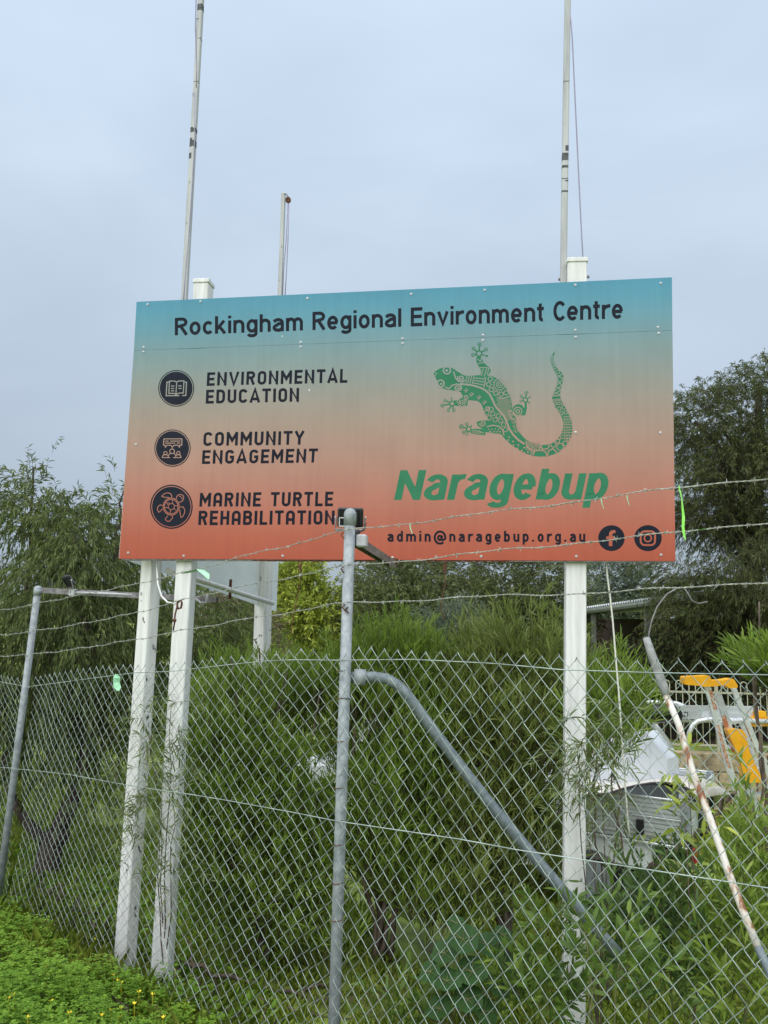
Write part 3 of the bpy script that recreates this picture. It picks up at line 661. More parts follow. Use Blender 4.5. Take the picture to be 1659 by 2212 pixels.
MB().tube([px(747,1507,3.66)+.0272*V(math.cos(q),math.sin(q),0) for q in np.linspace(0,6.28,14)], .0035, 5).build('strap', M['galv_dark'], cp)
lpt, lpb = fl(82,1272), fl(8,1850); kl = (lpt-lpb)/(lpt[2]-lpb[2]); lpb = lpb + kl*(gz(lpb[0],lpb[1])-.25-lpb[2])
lp = MB().tube([lpb, (lpb+lpt)/2, lpt], .027, 16).build('post', M['galv'], fence, smooth=True)
cap = MB(); cap.tube([lpt-kl*.05, lpt+kl*.006], .032, 16); cap.dome(lpt+kl*.006, V(0,0,1), .032, .02, 14); cap.build('post_cap', M['galv'], lp, smooth=True)
# bent brace pipe
bpix = [(757,1463),(775,1463),(805,1462),(835,1466),(858,1479),(880,1502),(905,1535),(940,1583),(1000,1662),(1060,1738),(1120,1811),(1180,1882),(1240,1952),(1300,2020),(1352,2080)]
bp = [px(x, y, 3.69 - .07*max(0,(x-760))/600) for x, y in bpix]
br = MB().tube(bp, .0255, 14).build('brace', M['galv_dark'], fence, smooth=True)
c = px(765,1463,3.68); MB().tube([c - FR*.0 , c + V(.055,0,0)], .038, 12).build('clamp', M['galv'], br, smooth=True)

def interp_line(pts):                                                    # picture-grid polyline -> z along the fence
    xs = [p[0] for p in pts]; ys = [p[1] for p in pts]; return lambda x: np.interp(x, xs, ys)
top_r = [(735,1424),(760,1406),(779,1398),(1015,1410),(1272,1420),(1638,1432),(2400,1462)]
top_l = [(-10,1470),(87,1461),(130,1452),(200,1441),(382,1430),(589,1410),(659,1400),(700,1418),(735,1426)]
PW, PH, WR = .0368, .0855, .00155
def to_px(p):
    d = CR.T @ (np.asarray(p)-EYE); return W_/2 + F_*d[0]/-d[2], H_/2 - F_*d[1]/-d[2]
def fabric(origin, dirv, nrm, hit, s0, s1, topline, bulge, name, PW=PW, PH=PH):
    """woven wires: each wire zigzags down and hooks round its neighbours"""
    mbx = MB(); n = int((s1-s0)/PW); f = interp_line(topline)
    for i in range(n):
        s = s0 + i*PW; base = origin + dirv*s
        xpix = to_px(V(base[0], base[1], 1.7))[0]
        zt = hit(xpix, f(xpix))[2] + random.uniform(-.006,.006); zb_ = gz(base[0], base[1]) + .01
        K = int((zt-zb_)/(PH/2)); pts = []
        for k in range(K):
            sg = 1 if (k+i) % 2 == 0 else -1
            z = zt - k*PH/2
            wob = .007*math.sin(s*3.1+z*2.3) + .004*math.sin(s*9+z*7) + .002*math.sin(z*31+i*.7)
            def P_(u, zz, dp):
                ss = s + u + wob; bl = bulge(ss, zz)
                return origin + dirv*ss + nrm*(dp+bl) + V(0,0,zz-0)
            pts += [P_(sg*PW/2, z, 0), P_(sg*PW/2*.72, z-PH*.07, sg*.0022), P_(-sg*PW/2*.72, z-PH*.43, sg*.0022)]
        r0 = pts[0]
        # knuckled end folded over the first wire
        pts = [pts[0] + dirv*(.006 if i % 2 else -.006) - V(0,0,.012) + nrm*.004, pts[0] + V(0,0,.004)] + pts[1:]
        mbx.tube(pts, WR, 4, caps=False)
    o = mbx.build(name, M['wire'], fence, smooth=True); o['kind'] = 'stuff'; return o
def bul_r(s, z): return .012*math.sin(s*2.1+1)*math.sin(z*2.2) - .03
def bul_l(s, z): return .020*math.sin(s*1.9)*math.sin(z*2.0) + .03*math.exp(-((s-LEN_L+.25)/.3)**2)*math.sin(z*6) + .03
fabric(C0, FR, nR, fr, .02, 3.1, top_r, bul_r, 'woven_mesh')
fabric(C0, FL, -nL, fl, .04, LEN_L-.05, top_l, lambda s, z: -bul_l(s, z), 'woven_mesh', .0495, .078)
fabric(L0, FLL, nLL, fll, .03, 2.0, [(-600,1440),(-100,1452),(0,1460),(60,1469),(100,1462)], lambda s, z: -.03+.025*math.sin(s*7)*math.sin(z*5), 'woven_mesh', .0495, .078)

def spline_px(pts, n):
    x = np.linspace(pts[0][0], pts[-1][0], n); q = sorted(pts)
    return x, np.interp(x, [p[0] for p in q], [p[1] for p in q])
def line_wire(pts, hit, nrm_off, r, name, n=50, mat='wire'):
    x, y = spline_px(pts, n); MB().tube([hit(a, b)+nrm_off for a, b in zip(x, y)], r, 6).build(name, M[mat], fence, smooth=True)
oR, oL = nR*-.031, nL*-.031
line_wire([(742,1426),(900,1424),(1080,1433),(1219,1446),(1400,1452),(1653,1457),(2300,1468)], fr, oR, .0022, 'line_wire')
line_wire([(742,1426),(650,1425),(590,1427),(500,1436),(380,1450),(300,1453),(200,1466),(110,1478),(68,1483)], fl, oL, .0022, 'line_wire')
line_wire([(732,1770),(800,1780),(1000,1809),(1125,1832),(1240,1849),(1400,1873),(1646,1910),(2200,2000)], fr, oR, .0022, 'line_wire')
line_wire([(732,1770),(640,1752),(500,1727),(420,1714),(340,1703),(270,1692),(160,1672),(60,1661),(32,1660)], fl, oL, .0022, 'line_wire')
line_wire([(64,1485),(20,1476),(-200,1440)], fll, V(0,0,0), .0022, 'line_wire', 12)
line_wire([(34,1660),(-20,1656),(-200,1640)], fll, V(0,0,0), .0022, 'line_wire', 12)

def barbed(pts, hit, off, label=None, n=160, step=.095):
    x, y = spline_px(pts, n); P = np.array([hit(a, b)+off for a, b in zip(x, y)])
    seg = np.linalg.norm(np.diff(P, axis=0), axis=1); S = np.concatenate([[0], np.cumsum(seg)]); Ltot = S[-1]
    m = int(Ltot/.006); s = np.linspace(0, Ltot, m); Q = np.stack([np.interp(s, S, P[:,k]) for k in range(3)], -1)
    Q[:,2] += .004*np.sin(s*9+1)+.002*np.sin(s*23)
    d = unit(Q[-1]-Q[0]); a = unit(np.cross(d, V(0,0,1))); b = np.cross(d, a)
    mbx = MB()
    for ph in (0, math.pi):
        w = s/.042*2*math.pi + ph
        mbx.tube(list(Q + .0017*(np.cos(w)[:,None]*a + np.sin(w)[:,None]*b)), .0014, 4, caps=False)
    w_ = mbx.build('barbed_wire', M['wire_old'], fence, smooth=True)
    bb = MB(); t = .04
    while t < Ltot:
        c = np.array([np.interp(t, s, Q[:,k]) for k in range(3)])
        hel = [c + d*(u*.010-.005) + .0042*(a*math.cos(u*12.6)+b*math.sin(u*12.6)) for u in np.linspace(0,1,10)]
        bb.tube(hel, .0012, 4)
        for _ in range(4):
            q = random.uniform(0, 6.28); v_ = unit(a*math.cos(q)+b*math.sin(q)+d*random.uniform(-.6,.6))
            e = c + d*random.uniform(-.005,.005); bb.tube([e, e+v_*.015], [.0012,.0006], 4)
        t += step*random.uniform(.9,1.1)
    bb.build('barbs', M['wire_old'], w_)['kind'] = 'stuff'
o3 = nR*-.032; o4 = nL*-.032
barbed([(748,1149),(900,1131),(1100,1105),(1270,1083),(1470,1057),(1659,1035),(2300,960)], fr, o3)
barbed([(748,1225),(900,1211),(1100,1189),(1270,1173),(1420,1158),(1659,1130),(2300,1060)], fr, o3)
barbed([(746,1305),(900,1297),(1100,1287),(1270,1282),(1450,1273),(1659,1257),(2300,1212)], fr, o3)
barbed([(752,1149),(640,1178),(540,1201),(430,1232),(300,1263),(160,1290),(72,1307)], fl, o4)
barbed([(750,1225),(640,1247),(540,1266),(430,1290),(300,1325),(160,1352),(68,1365)], fl, o4)
barbed([(748,1304),(640,1322),(540,1338),(430,1357),(300,1382),(160,1404),(62,1415)], fl, o4)
barbed([(75,1306),(-10,1320),(-220,1352)], fll, V(0,0,0), n=20)
barbed([(70,1365),(-10,1373),(-220,1385)], fll, V(0,0,0), n=20)
barbed([(64,1414),(-10,1418),(-220,1425)], fll, V(0,0,0), n=20)
# small rusty wire clips at the centre post
for q in ((742,1150),(742,1224),(745,1306),(752,1311)):
    c = px(*q, 3.63); MB().tube([c, c+V(-.012,0,-.012), c+V(.004,-.006,-.03)], .0035, 5).build('wire_clip', M['rust'], cp)

# ------------------------------------------------------------------ floodlights on fence post arms
def floodlight(label, arm_a, arm_b, body_c, face, yaw_up, scale=1.0, box_at=.12, boxpx=None):
    th = thing('floodlight', arm_a, label, 'floodlight', 'floodlights on fence post arms')
    d = unit(arm_b-arm_a); side = unit(np.cross(d, V(0,0,1))); upv = np.cross(side, d)
    L = np.linalg.norm(arm_b-arm_a); ar = MB()
    ar.box((arm_a+arm_b)/2 + upv*.0, (L, .04, .006), (d, side, upv))                                    # channel: web and two lips
    ar.box((arm_a+arm_b)/2 + side*.0185 - upv*.0225, (L, .004, .039), (d, side, upv)); ar.box((arm_a+arm_b)/2 - side*.0185 - upv*.0225, (L, .004, .039), (d, side, upv))
    ar.build('arm', M['rail'] if face is None or scale < 1.05 else M['galv'], th)
    f = unit(face); r = unit(np.cross(f, V(0,0,1))); u = np.cross(r, f)
    w, h = .128*scale, .098*scale
    hb = MB(); hb.bevbox(body_c, (w, h, .030*scale), (r, u, f), .008); bd = hb.build('housing', M['black'], th)
    fn = MB()
    for i in range(9):
        fn.box(body_c - f*(.022*scale) + r*w*(i-4)/10, (.0022, h*.86, .016), (r, u, f))
    for i in range(7): fn.box(body_c - f*(.020*scale) + u*h*(i-3)/8, (w*.9, .0018, .011), (r, u, f))
    fn.build('cooling_fins', M['black'], bd)
    MB().box(body_c + f*(.0165*scale), (w*.86, h*.82, .002), (r, u, f)).build('lens', M['grey_box'], bd)
    yk = MB(); pv = [body_c + r*w*.56 + u*0 , body_c + r*w*.56 - u*h*.62 - f*.02, body_c - r*w*.56 - u*h*.62 - f*.02, body_c - r*w*.56]
    yk.tube(pv, .006, 5); yk.tube([body_c - u*h*.62 - f*.02, body_c - u*h*.62 - f*.02 - V(0,0,.04)], .008, 6); y_ = yk.build('bracket', M['rail'], th)
    for s_ in (-1, 1): MB().dome(body_c + r*s_*w*.58, r*s_, .008, .006, 7).build('bolt', M['screw'], y_)
    jb = MB(); c = boxpx if boxpx is not None else arm_a + d*box_at - upv*.04
    jb.bevbox(c, (.055,.05,.06), (d, side, upv), .006); jb.build('junction_box', M['grey_box'], th)
    return th
A1 = px(768,1160,3.72); B1 = px(848,1212,4.72)
fl1 = floodlight('black floodlight and dark steel arm on the centre fence post, seen from behind', A1, B1, px(757,1118,3.80), unit(V(.05,1,.12)), 0, 1.0, boxpx=px(782,1147+22,3.70))
MB().bevbox(px(770,1160,3.72), (.03,.05,.07), None, .008).build('arm_collar', M['black_gloss'], fl1)
MB().tube([px(790,1130,3.78), px(785,1145,3.76), px(772,1152,3.74)], .005, 6).build('cable', M['black_gloss'], fl1)
MB().bevbox(px(848,1213,4.72), (.07,.03,.04), None, .006).build('end_bracket', M['rust'], fl1)
b_ = MB(); c = px(740.5,1128,3.66); b_.box(c+V(0,0,.02),(.035,.02,.005)); b_.box(c-V(0,0,.02),(.035,.02,.005)); b_.box(c-V(.016,0,0),(.004,.02,.036)); b_.build('cable_saddle', M['grey_box'], fl1)
A2 = px(90,1270,6.42); B2 = px(470,1290,6.05)
fl2 = floodlight('small black floodlight tilted on the long horizontal arm of the left fence post', A2, B2, px(149,1254,6.30), unit(V(.55,.4,.5)), 0, 1.0, boxpx=px(158,1280,6.33))
cv = MB(); cv.tube([px(165,1280,6.3), px(300,1285,6.2), px(420,1291,6.1), px(434,1302,6.0), px(446,1302,6.0), px(448,1285,6.0)], .010, 6); cv.build('conduit', M['grey_box'], fl2, smooth=True)

# ------------------------------------------------------------------ small hanging things
def wire_thing(name, label, cat, pts, r, mat, n=8, group=None):
    o = MB().tube(pts, r, n).build(name, M[mat], smooth=True); return tag(o, label, cat, group)
wire_thing('cord', 'thin cream cord hanging from under the right end of the sign', 'cord', [px(x, y, Y) for x, y, Y in ((1308,1195,4.95),(1312,1245,4.93),(1318,1290,4.92),(1324,1345,4.9),(1330,1420,4.88),(1337,1500,4.86),(1343,1590,4.85),(1350,1690,4.84),(1357,1780,4.83),(1362,1830,4.83))], .0055, 'cord')
wire_thing('cable', 'white cable looping down beside the left sign posts', 'cable', [px(x, y, Y) for x, y, Y in ((339,1190,5.37),(339,1230,5.33),(341,1262,5.28),(349,1288,5.24),(362,1301,5.2),(378,1304,5.16),(387,1300,5.13))], .006, 'post_white')
hk = thing('hook', px(386,1300,5.15), 'rusty hook and chain dangling against the inner left sign post', 'hook')
MB().tube([px(x, y, 5.12) for x, y in ((383,1303),(385,1299),(391,1297),(393,1303),(391,1313),(385,1315),(383,1309),(383,1303))], .0075, 6).build('link', M['rust'], hk, smooth=True)
MB().tube([px(x, y, 5.12) for x, y in ((383,1309),(378,1328),(377,1345),(374,1362))], .006, 5).build('wire', M['rust'], hk, smooth=True)
MB().dome(px(377,1340,5.10), V(0,-1,0), .014, .012, 8).build('knot', M['rust'], hk)
def chain_drop(label, pts, Y):
    th = thing('hanging_chain', px(*pts[0], Y), label, 'chain', 'hooks hanging under the sign')
    MB().tube([px(*p, Y) for p in pts], .0032, 5).build('wire', M['rust'], th)
    x, y = pts[0]
    for k in range(3):
        c = px(x, y+2+k*7, Y); w = .010 if k % 2 == 0 else .004
        MB().tube([c+V(w*math.cos(q), .004*math.sin(q)*(k%2), .017*math.sin(q)) for q in np.linspace(0,6.28,10)], .0035, 5).build('link', M['rust'], th)
chain_drop('rusty chain and wire hanging under the sign left of the centre post', [(648,1216),(650,1240),(648,1262),(640,1300),(632,1340),(628,1370)], 4.98)
chain_drop('thin rusty hook wire hanging under the sign right of the centre post', [(961,1218),(960,1240),(962,1262),(955,1290),(953,1320),(958,1335),(964,1330)], 4.9)
def ribbon(label, cl, w, hit, off, mat='ribbon'):
    mbx = MB(); P = [hit(x, y)+off for x, y in cl]; rows = []
    for i, p in enumerate(P):
        tw = .9*math.sin(i*.8); ww = w*(1 if 0 < i < len(P)-1 else .35)
        sdv = V(math.cos(tw), math.sin(tw)*.8, 0)*ww/2; t_ = V(0,-.0006,0)
        rows += [p-sdv+t_, p+sdv+t_, p-sdv-t_, p+sdv-t_]
    n = len(P); fs = []
    for i in range(n-1):
        a = i*4; b = a+4; fs += [(a,a+1,b+1,b),(a+2,b+2,b+3,a+3),(a,b,b+2,a+2),(a+1,a+3,b+3,b+1)]
    mbx.add(rows, fs); o = mbx.build('ribbon', M[mat]); return tag(o, label, 'ribbon', 'green tape scraps on the fence wires')
ribbon('long lime green ribbon tied to the top barbed wire right of the sign', [(1472,1052),(1474,1062),(1478,1078),(1480,1098),(1482,1120),(1481,1142),(1483,1155),(1486,1168)], .010, fr, oR*1.1)
ribbon('short lime green tape scrap on the middle barbed wire beyond the sign', [(1508,1149),(1516,1147),(1524,1145),(1531,1143)], .012, fr, oR*1.2)
ribbon('pale green tape shreds on the barbed wire in front of the left sign posts', [(405,1240),(418,1237),(430,1234),(444,1231),(456,1240),(462,1252)], .045, fl, oL*1.2, 'ribbon_pale')
ribbon('mint green tape scrap caught at the top of the left mesh', [(264,1456),(265,1464),(264,1474),(266,1484),(267,1492)], .05, fl, oL*1.3, 'ribbon_pale')
for i, (x, y, lb) in enumerate(((1306,1080,'tiny green tape knot on the top barbed wire over the last green letter'), (1361,1073,'tiny green tape knot with a dangling end near the right edge of the sign'), (895,1133,'tiny green tape knot on the top barbed wire above the e-mail address'))):
    ribbon(lb, [(x,y),(x+1,y+6),(x+2,y+12),(x+6,y+22)], .007, fr, oR*1.2, 'ribbon_pale')

# ------------------------------------------------------------------ rusty leaning pole
def rust_paint(name):
    m, ns, ls, b = base_mat(name); tcn = ns.new('ShaderNodeTexCoord')
    mpp = ns.new('ShaderNodeMapping'); mpp.inputs['Scale'].default_value = (16, 16, 5); ls.new(tcn.outputs['Object'], mpp.inputs[0])
    n = noise(ns, 1, 7, .65); ls.new(mpp.outputs[0], n.inputs['Vector'])
    r = ramp(ns, [(.47, (.62,.59,.54,1)), (.54, (.48,.38,.29,1)), (.58, (.25,.11,.055,1)), (.72, (.12,.05,.03,1))]); ls.new(n.outputs['Fac'], r.inputs['Fac'])
    ls.new(r.outputs['Color'], b.inputs['Base Color']); b.inputs['Roughness'].default_value = .75; return m
M['rust_paint'] = rust_paint('flaking_white_paint_on_rust')
M['sleeve'] = surf_mat('grey_tape_wrap', (.17,.18,.17,1), (.30,.31,.30,1), 22, .7, 0, .5)
pp = [(1396,1378,3.75),(1408,1415,3.72),(1421,1450,3.69),(1432,1480,3.66),(1439,1502,3.64),(1466,1565,3.57),(1499,1676,3.47),(1529,1755,3.4),(1558,1837,3.32),(1572,1880,3.28),(1604,1965,3.2),(1637,2045,3.13),(1668,2112,3.08)]
PP = [px(*q) for q in pp]; g0 = PP[-1]; PP.append(V(g0[0]+.12, g0[1]-.05, gz(g0[0]+.12, g0[1]-.05)-.05))
pole = thing('leaning_pole', PP[-1], 'leaning rusty pole with flaking white paint and a grey taped top behind the mesh', 'pole')
MB().tube(PP[4:12], .0150, 12).build('shaft', M['rust_paint'], pole, smooth=True)
MB().tube(PP[:5], [.017,.0205,.0215,.0215,.0195], 12).build('sleeve', M['sleeve'], pole, smooth=True)
MB().tube(PP[11:], [.0165,.0175,.0175], 12).build('foot', M['galv_dark'], pole, smooth=True)
MB().tube([px(x, y, 3.74) for x, y in ((1400,1385),(1402,1368),(1408,1340),(1420,1310),(1440,1284),(1462,1271),(1477,1270),(1486,1282),(1494,1297),(1508,1304),(1528,1300))], .0036, 6).build('wire', M['rail'], pole, smooth=True)

# ------------------------------------------------------------------ the utility truck in the yard
M['alloy'] = surf_mat('alloy_tray', (.46,.49,.49,1), (.58,.61,.61,1), 9, .45, .1, .05, stretch=(1,1,6))
M['alloy_bright'] = surf_mat('alloy_edge', (.66,.68,.69,1), (.80,.82,.83,1), 20, .32, .5, .0)
M['white_car'] = surf_mat('white_car_paint', (.72,.74,.76,1), (.80,.82,.84,1), 5, .25, 0, 0)
M['white_sheet'] = surf_mat('white_sheet_metal', (.70,.74,.80,1), (.78,.82,.87,1), 4, .4, 0, .03)
M['glass'] = surf_mat('dark_glass', (.012,.016,.018,1), (.02,.025,.028,1), 5, .06, 0, 0)
M['tyre'] = surf_mat('tyre_rubber', (.012,.012,.012,1), (.025,.024,.023,1), 40, .85, 0, .3)
M['red_lamp'] = surf_mat('red_lamp', (.36,.015,.02,1), (.48,.03,.03,1), 30, .2, 0, 0)
M['tarp'] = surf_mat('cream_canvas', (.60,.56,.50,1), (.72,.68,.62,1), 6, .85, 0, .3)
M['tarp_edge'] = surf_mat('dark_canvas_piping', (.03,.025,.03,1), (.06,.05,.055,1), 20, .7, 0, 0)
M['yellow'] = surf_mat('yellow_plastic', (.80,.36,.008,1), (.88,.44,.014,1), 12, .42, 0, .05)
M['orange_tag'] = surf_mat('orange_label', None, None, 24, .5, 0, 0, stops=[(.44, (.42,.16,.07,1)), (.56, (.58,.40,.30,1))])
Y0 = 7.5; K = px(1483, 1732, Y0); tf = V(-.866, .5, 0); tt = V(.5, .866, 0); up3 = V(0,0,1)
ute = thing('utility_truck', V(K[0]+tf[0]*1.2, K[1]+tf[1]*1.2, gz(K[0], K[1])), 'white utility truck with a grey alloy tray parked behind the mesh', 'truck')
TL_, TW_, HH = 2.5, 1.8, .36; ztop = K[2]; zfl = ztop - HH
def tbox(name, a, b_, c0, mat, par=None, bev=.006):
    """box in truck axes: a = (forward0, forward1), b_ = (across0, across1), c0 = (z0, z1)"""
    ctr = K*V(1,1,0) + tf*(a[0]+a[1])/2 + tt*(b_[0]+b_[1])/2 + up3*(c0[0]+c0[1])/2
    return MB().bevbox(ctr, (abs(a[1]-a[0]), abs(b_[1]-b_[0]), abs(c0[1]-c0[0])), (tf, tt, up3), bev).build(name, M[mat], par or ute)
gt = gz(K[0]-1, K[1]+.8)
tbox('tray_floor', (0, TL_), (.03, TW_-.03), (zfl-.05, zfl), 'alloy')
for (z0, z1) in ((ztop-.175, ztop-.014), (zfl, ztop-.19)):
    s_ = tbox('side_board', (.0, TL_), (0, .03), (z0, z1), 'alloy')
    for k in range(3):
        zz = z0 + (z1-z0)*(k+1)/4; tbox('groove', (.02, TL_-.02), (-.003, .0), (zz-.004, zz), 'rail', s_, .001)
    tbox('side_board', (.0, TL_), (TW_-.03, TW_), (z0, z1), 'alloy')
    tbox('tail_board', (-.03, -.002), (.05, TW_-.05), (z0, z1), 'alloy')
for b_ in ((-.012, .02), (TW_-.02, TW_+.012)): tbox('top_rail', (0, TL_), b_, (ztop-.013, ztop+.006), 'alloy_bright')
tbox('mid_rail', (0, TL_), (-.010, .0), (ztop-.19, ztop-.176), 'alloy_bright'); tbox('floor_rail', (0, TL_), (-.012, .02), (zfl-.075, zfl-.052), 'alloy_bright')
tbox('corner_post', (-.02, .05), (-.016, .05), (zfl-.02, ztop+.01), 'galv'); tbox('corner_post', (-.02, .05), (TW_-.05, TW_+.016), (zfl-.02, ztop+.01), 'galv')
for q in (.42, 1.6): tbox('latch', (q-.035, q+.035), (-.045, -.012), (zfl+.01, zfl+.15), 'black')
for q in (.5, 1.3): tbox('latch', (-.07, -.032), (q-.03, q+.03), (zfl, zfl+.17), 'black')
tbox('chassis_rail', (-.0, 3.6), (.45, .58), (zfl-.30, zfl-.14), 'black'); tbox('chassis_rail', (0, 3.6), (TW_-.58, TW_-.45), (zfl-.30, zfl-.14), 'black')
tbox('mudguard', (.35, 1.45), (.06, .36), (zfl-.36, zfl-.10), 'white_car', bev=.05); tbox('toolbox', (1.5, 2.3), (.08, .4), (zfl-.5, zfl-.08), 'white_car', bev=.02)
lampb = tbox('taillight', (-.06, -.01), (.09, .30), (zfl-.21, zfl-.09), 'red_lamp', bev=.01); tbox('lamp_edge', (-.055, -.005), (.31, .345), (zfl-.21, zfl-.09), 'grey_box', lampb)
tbox('taillight', (-.06, -.01), (TW_-.30, TW_-.09), (zfl-.21, zfl-.09), 'red_lamp', bev=.01)
def wheel(a, side):
    cc = K*V(1,1,0) + tf*a + tt*(.17 if side == 0 else TW_-.17) + up3*(gt+.345)
    w_ = MB().tube([cc-tt*.11, cc-tt*.085, cc+tt*.085, cc+tt*.11], [.30,.345,.345,.30], 24).build('wheel', M['tyre'], ute, smooth=False)
    e = -1 if side == 0 else 1
    MB().tube([cc+tt*e*.112, cc+tt*e*.10], [.19,.20], 18).build('rim', M['galv'], w_)
for a in (.9, 3.75):
    wheel(a, 0); wheel(a, 1)
# cab: lower body, bonnet, glasshouse
cb = MB(); w0, w1 = .08, TW_-.08
def prof(mbx, P, b0, b1):
    n = len(P); v = [K*V(1,1,0) + tf*a + tt*b_ + up3*(gt+z) for b_ in (b0, b1) for a, z in P]
    mbx.add(v, [tuple(range(n-1,-1,-1)), tuple(range(n, 2*n))] + [(i, (i+1)%n, n+(i+1)%n, n+i) for i in range(n)])
prof(cb, [(2.56,.45),(2.56,1.02),(2.64,1.60),(2.75,1.70),(3.45,1.70),(3.60,1.64),(4.10,1.08),(4.95,.98),(5.05,.80),(5.05,.45)], w0, w1)
cab = cb.build('cab', M['white_car'], ute)
gl_ = MB(); prof(gl_, [(2.75,1.08),(2.80,1.58),(3.48,1.58),(3.85,1.10)], w0-.004, w0+.002); gl_.build('side_window', M['glass'], cab)
tbox('rear_window', (2.545, 2.60), (.35, TW_-.35), (gt+1.15, gt+1.52), 'glass', cab)
tbox('headboard', (TL_-.03, TL_+.01), (.05, TW_-.05), (ztop, ztop+.45), 'alloy')
# rack of bent alloy tube
for pts, Yq in (([(1487,1730),(1487,1600),(1489,1582),(1496,1567),(1508,1558),(1530,1554),(1700,1560)], 7.95),
                ([(1180,1516),(1300,1517),(1440,1518),(1462,1520),(1478,1526),(1494,1538),(1517,1557)], 8.05),
                ([(1398,1548),(1425,1578),(1452,1614)], 8.3), ([(1180,1550),(1330,1552),(1530,1556)], 8.05)):
    MB().tube([px(x, y, Yq) for x, y in pts], .024, 10).build('rack_tube', M['alloy_bright'], ute, smooth=True)
def prism_px(poly, Y, th, mbx=None, skew=0):
    mbx = mbx or MB(); a = [px(x, y, Y + skew*(x-poly[0][0])) for x, y in poly]; b_ = [p + V(0, th, 0) for p in a]; n = len(a)
    tr = tessellate_polygon([[Vector((x, y, 0)) for x, y in poly]])
    mbx.add(a + b_, [tuple(t) for t in tr] + [tuple(n+i for i in reversed(t)) for t in tr] + [(i, n+i, n+(i+1)%n, (i+1)%n) for i in range(n)])
    return mbx
# folded white sheet standing in the tray
pl0 = K + tt*.75
wsp = [(1225,1660),(1270,1640),(1300,1605),(1335,1588),(1396,1583),(1441,1640),(1441,1760),(1225,1745)]
A_ = [on_plane(x, y, pl0, tt) for x, y in wsp]; m_ = MB(); n = len(A_); B_ = [p + tt*.34 - tf*.06 for p in A_]
tr = tessellate_polygon([[Vector((x, y, 0)) for x, y in wsp]])
m_.add(A_ + B_, [tuple(t) for t in tr] + [tuple(n+i for i in reversed(t)) for t in tr] + [(i, n+i, n+(i+1)%n, (i+1)%n) for i in range(n)])
ws = thing('sheet_metal_hood', A_[6], 'white folded sheet metal hood standing in the tray of the truck', 'hood')
m_.build('shell', M['white_sheet'], ws)
sm = MB(); p, q_ = on_plane(1404,1590,pl0,tt)-tt*.004, on_plane(1404,1740,pl0,tt)-tt*.004; sm.tube([p, q_], .004, 4); sm.build('fold_seam', M['white_sheet'], ws)
# canvas
tp = thing('canvas_tarp', K + tt*.5, 'cream canvas with dark piping heaped over the truck tray', 'tarp')
fr_ = [(1235,1722),(1280,1718),(1315,1714),(1345,1704),(1375,1697),(1405,1692),(1440,1691),(1470,1697),(1490,1706),(1502,1732)]
bk_ = [(1235,1676),(1275,1684),(1310,1690),(1340,1692),(1390,1689),(1430,1683),(1470,1676),(1505,1676),(1545,1692),(1580,1716)]
rows = []
for j in range(7):
    t = j/6; rows.append([px(a[0]*(1-t)+b_[0]*t, a[1]*(1-t)+b_[1]*t - 5*math.sin(math.pi*t), 7.62+.25*math.sin(i*.4)*.2+.75*t) for i, (a, b_) in enumerate(zip(fr_, bk_))])
rows.append([p + V(.05,.35,-.25) for p in rows[-1]])
m_ = MB(); m_.grid(np.array(rows)); P = m_.build('canvas', M['tarp'], tp, smooth=True)
sd = P.modifiers.new('thick', 'SOLIDIFY'); sd.thickness = .006
MB().tube(rows[0], .012, 6).build('piping', M['tarp_edge'], tp, smooth=True)
MB().tube([px(1392,1689,8.2), px(1430,1694,8.0), px(1455,1699,7.9)], .010, 6).build('piping', M['tarp_edge'], tp, smooth=True)
# extension ladder lying on the rack
el = thing('extension_ladder', px(1560,1560,8.05), 'silver extension ladder with yellow end lying along the truck rack', 'ladder')
prism_px([(1464,1524),(1640,1526),(1640,1553),(1464,1553)], 8.0, .03).build('rail', M['alloy'], el)
prism_px([(1464,1524),(1640,1526),(1640,1553),(1464,1553)], 8.35, .03).build('rail', M['alloy'], el)
for x in (1500,1545,1590,1632): MB().tube([px(x,1540,8.02), px(x,1540,8.02)+V(0,.36,0)], .016, 8).build('rung', M['alloy_bright'], el)
MB().tube([px(1378,1541,8.06), px(1385,1541,8.06), px(1462,1541,8.06), px(1467,1541,8.06)], [.085,.094,.094,.088], 16).build('sleeve', M['black_gloss'], el, smooth=True)
prism_px([(1622,1549),(1648,1546),(1665,1550),(1668,1568),(1628,1570)], 7.97, .1).build('end_cap', M['yellow'], el)
prism_px([(1630,1538),(1655,1537),(1656,1549),(1630,1550)], 7.96, .1).build('end_cap', M['yellow'], el)
srf = lambda x, y, l: px(x, y, 7.996 - l)
Print(lambda x, y: (x, y), .001, srf).poly([(1465,1537.5),(1486,1538),(1486,1548),(1465,1547.5)]).build('label', M['black'], el)
xo = 0
for ch in 'BAI':
    wd, sts = glyph(ch, False); gpr = Print(lambda a, b_: (1484.2 - a*7.4, 1539.7 + b_*6.6), .003, srf)
    for s_ in sts: gpr.stroke([(xo+a, b_) for a, b_ in s_], .19)
    xo += wd + .28; gpr.build('letter', M['white_car'], el)
Print(lambda x, y: (x, y), .001, srf).poly([(1515,1536),(1531,1536.5),(1531,1550),(1515,1549.5)]).build('label', M['white_car'], el)
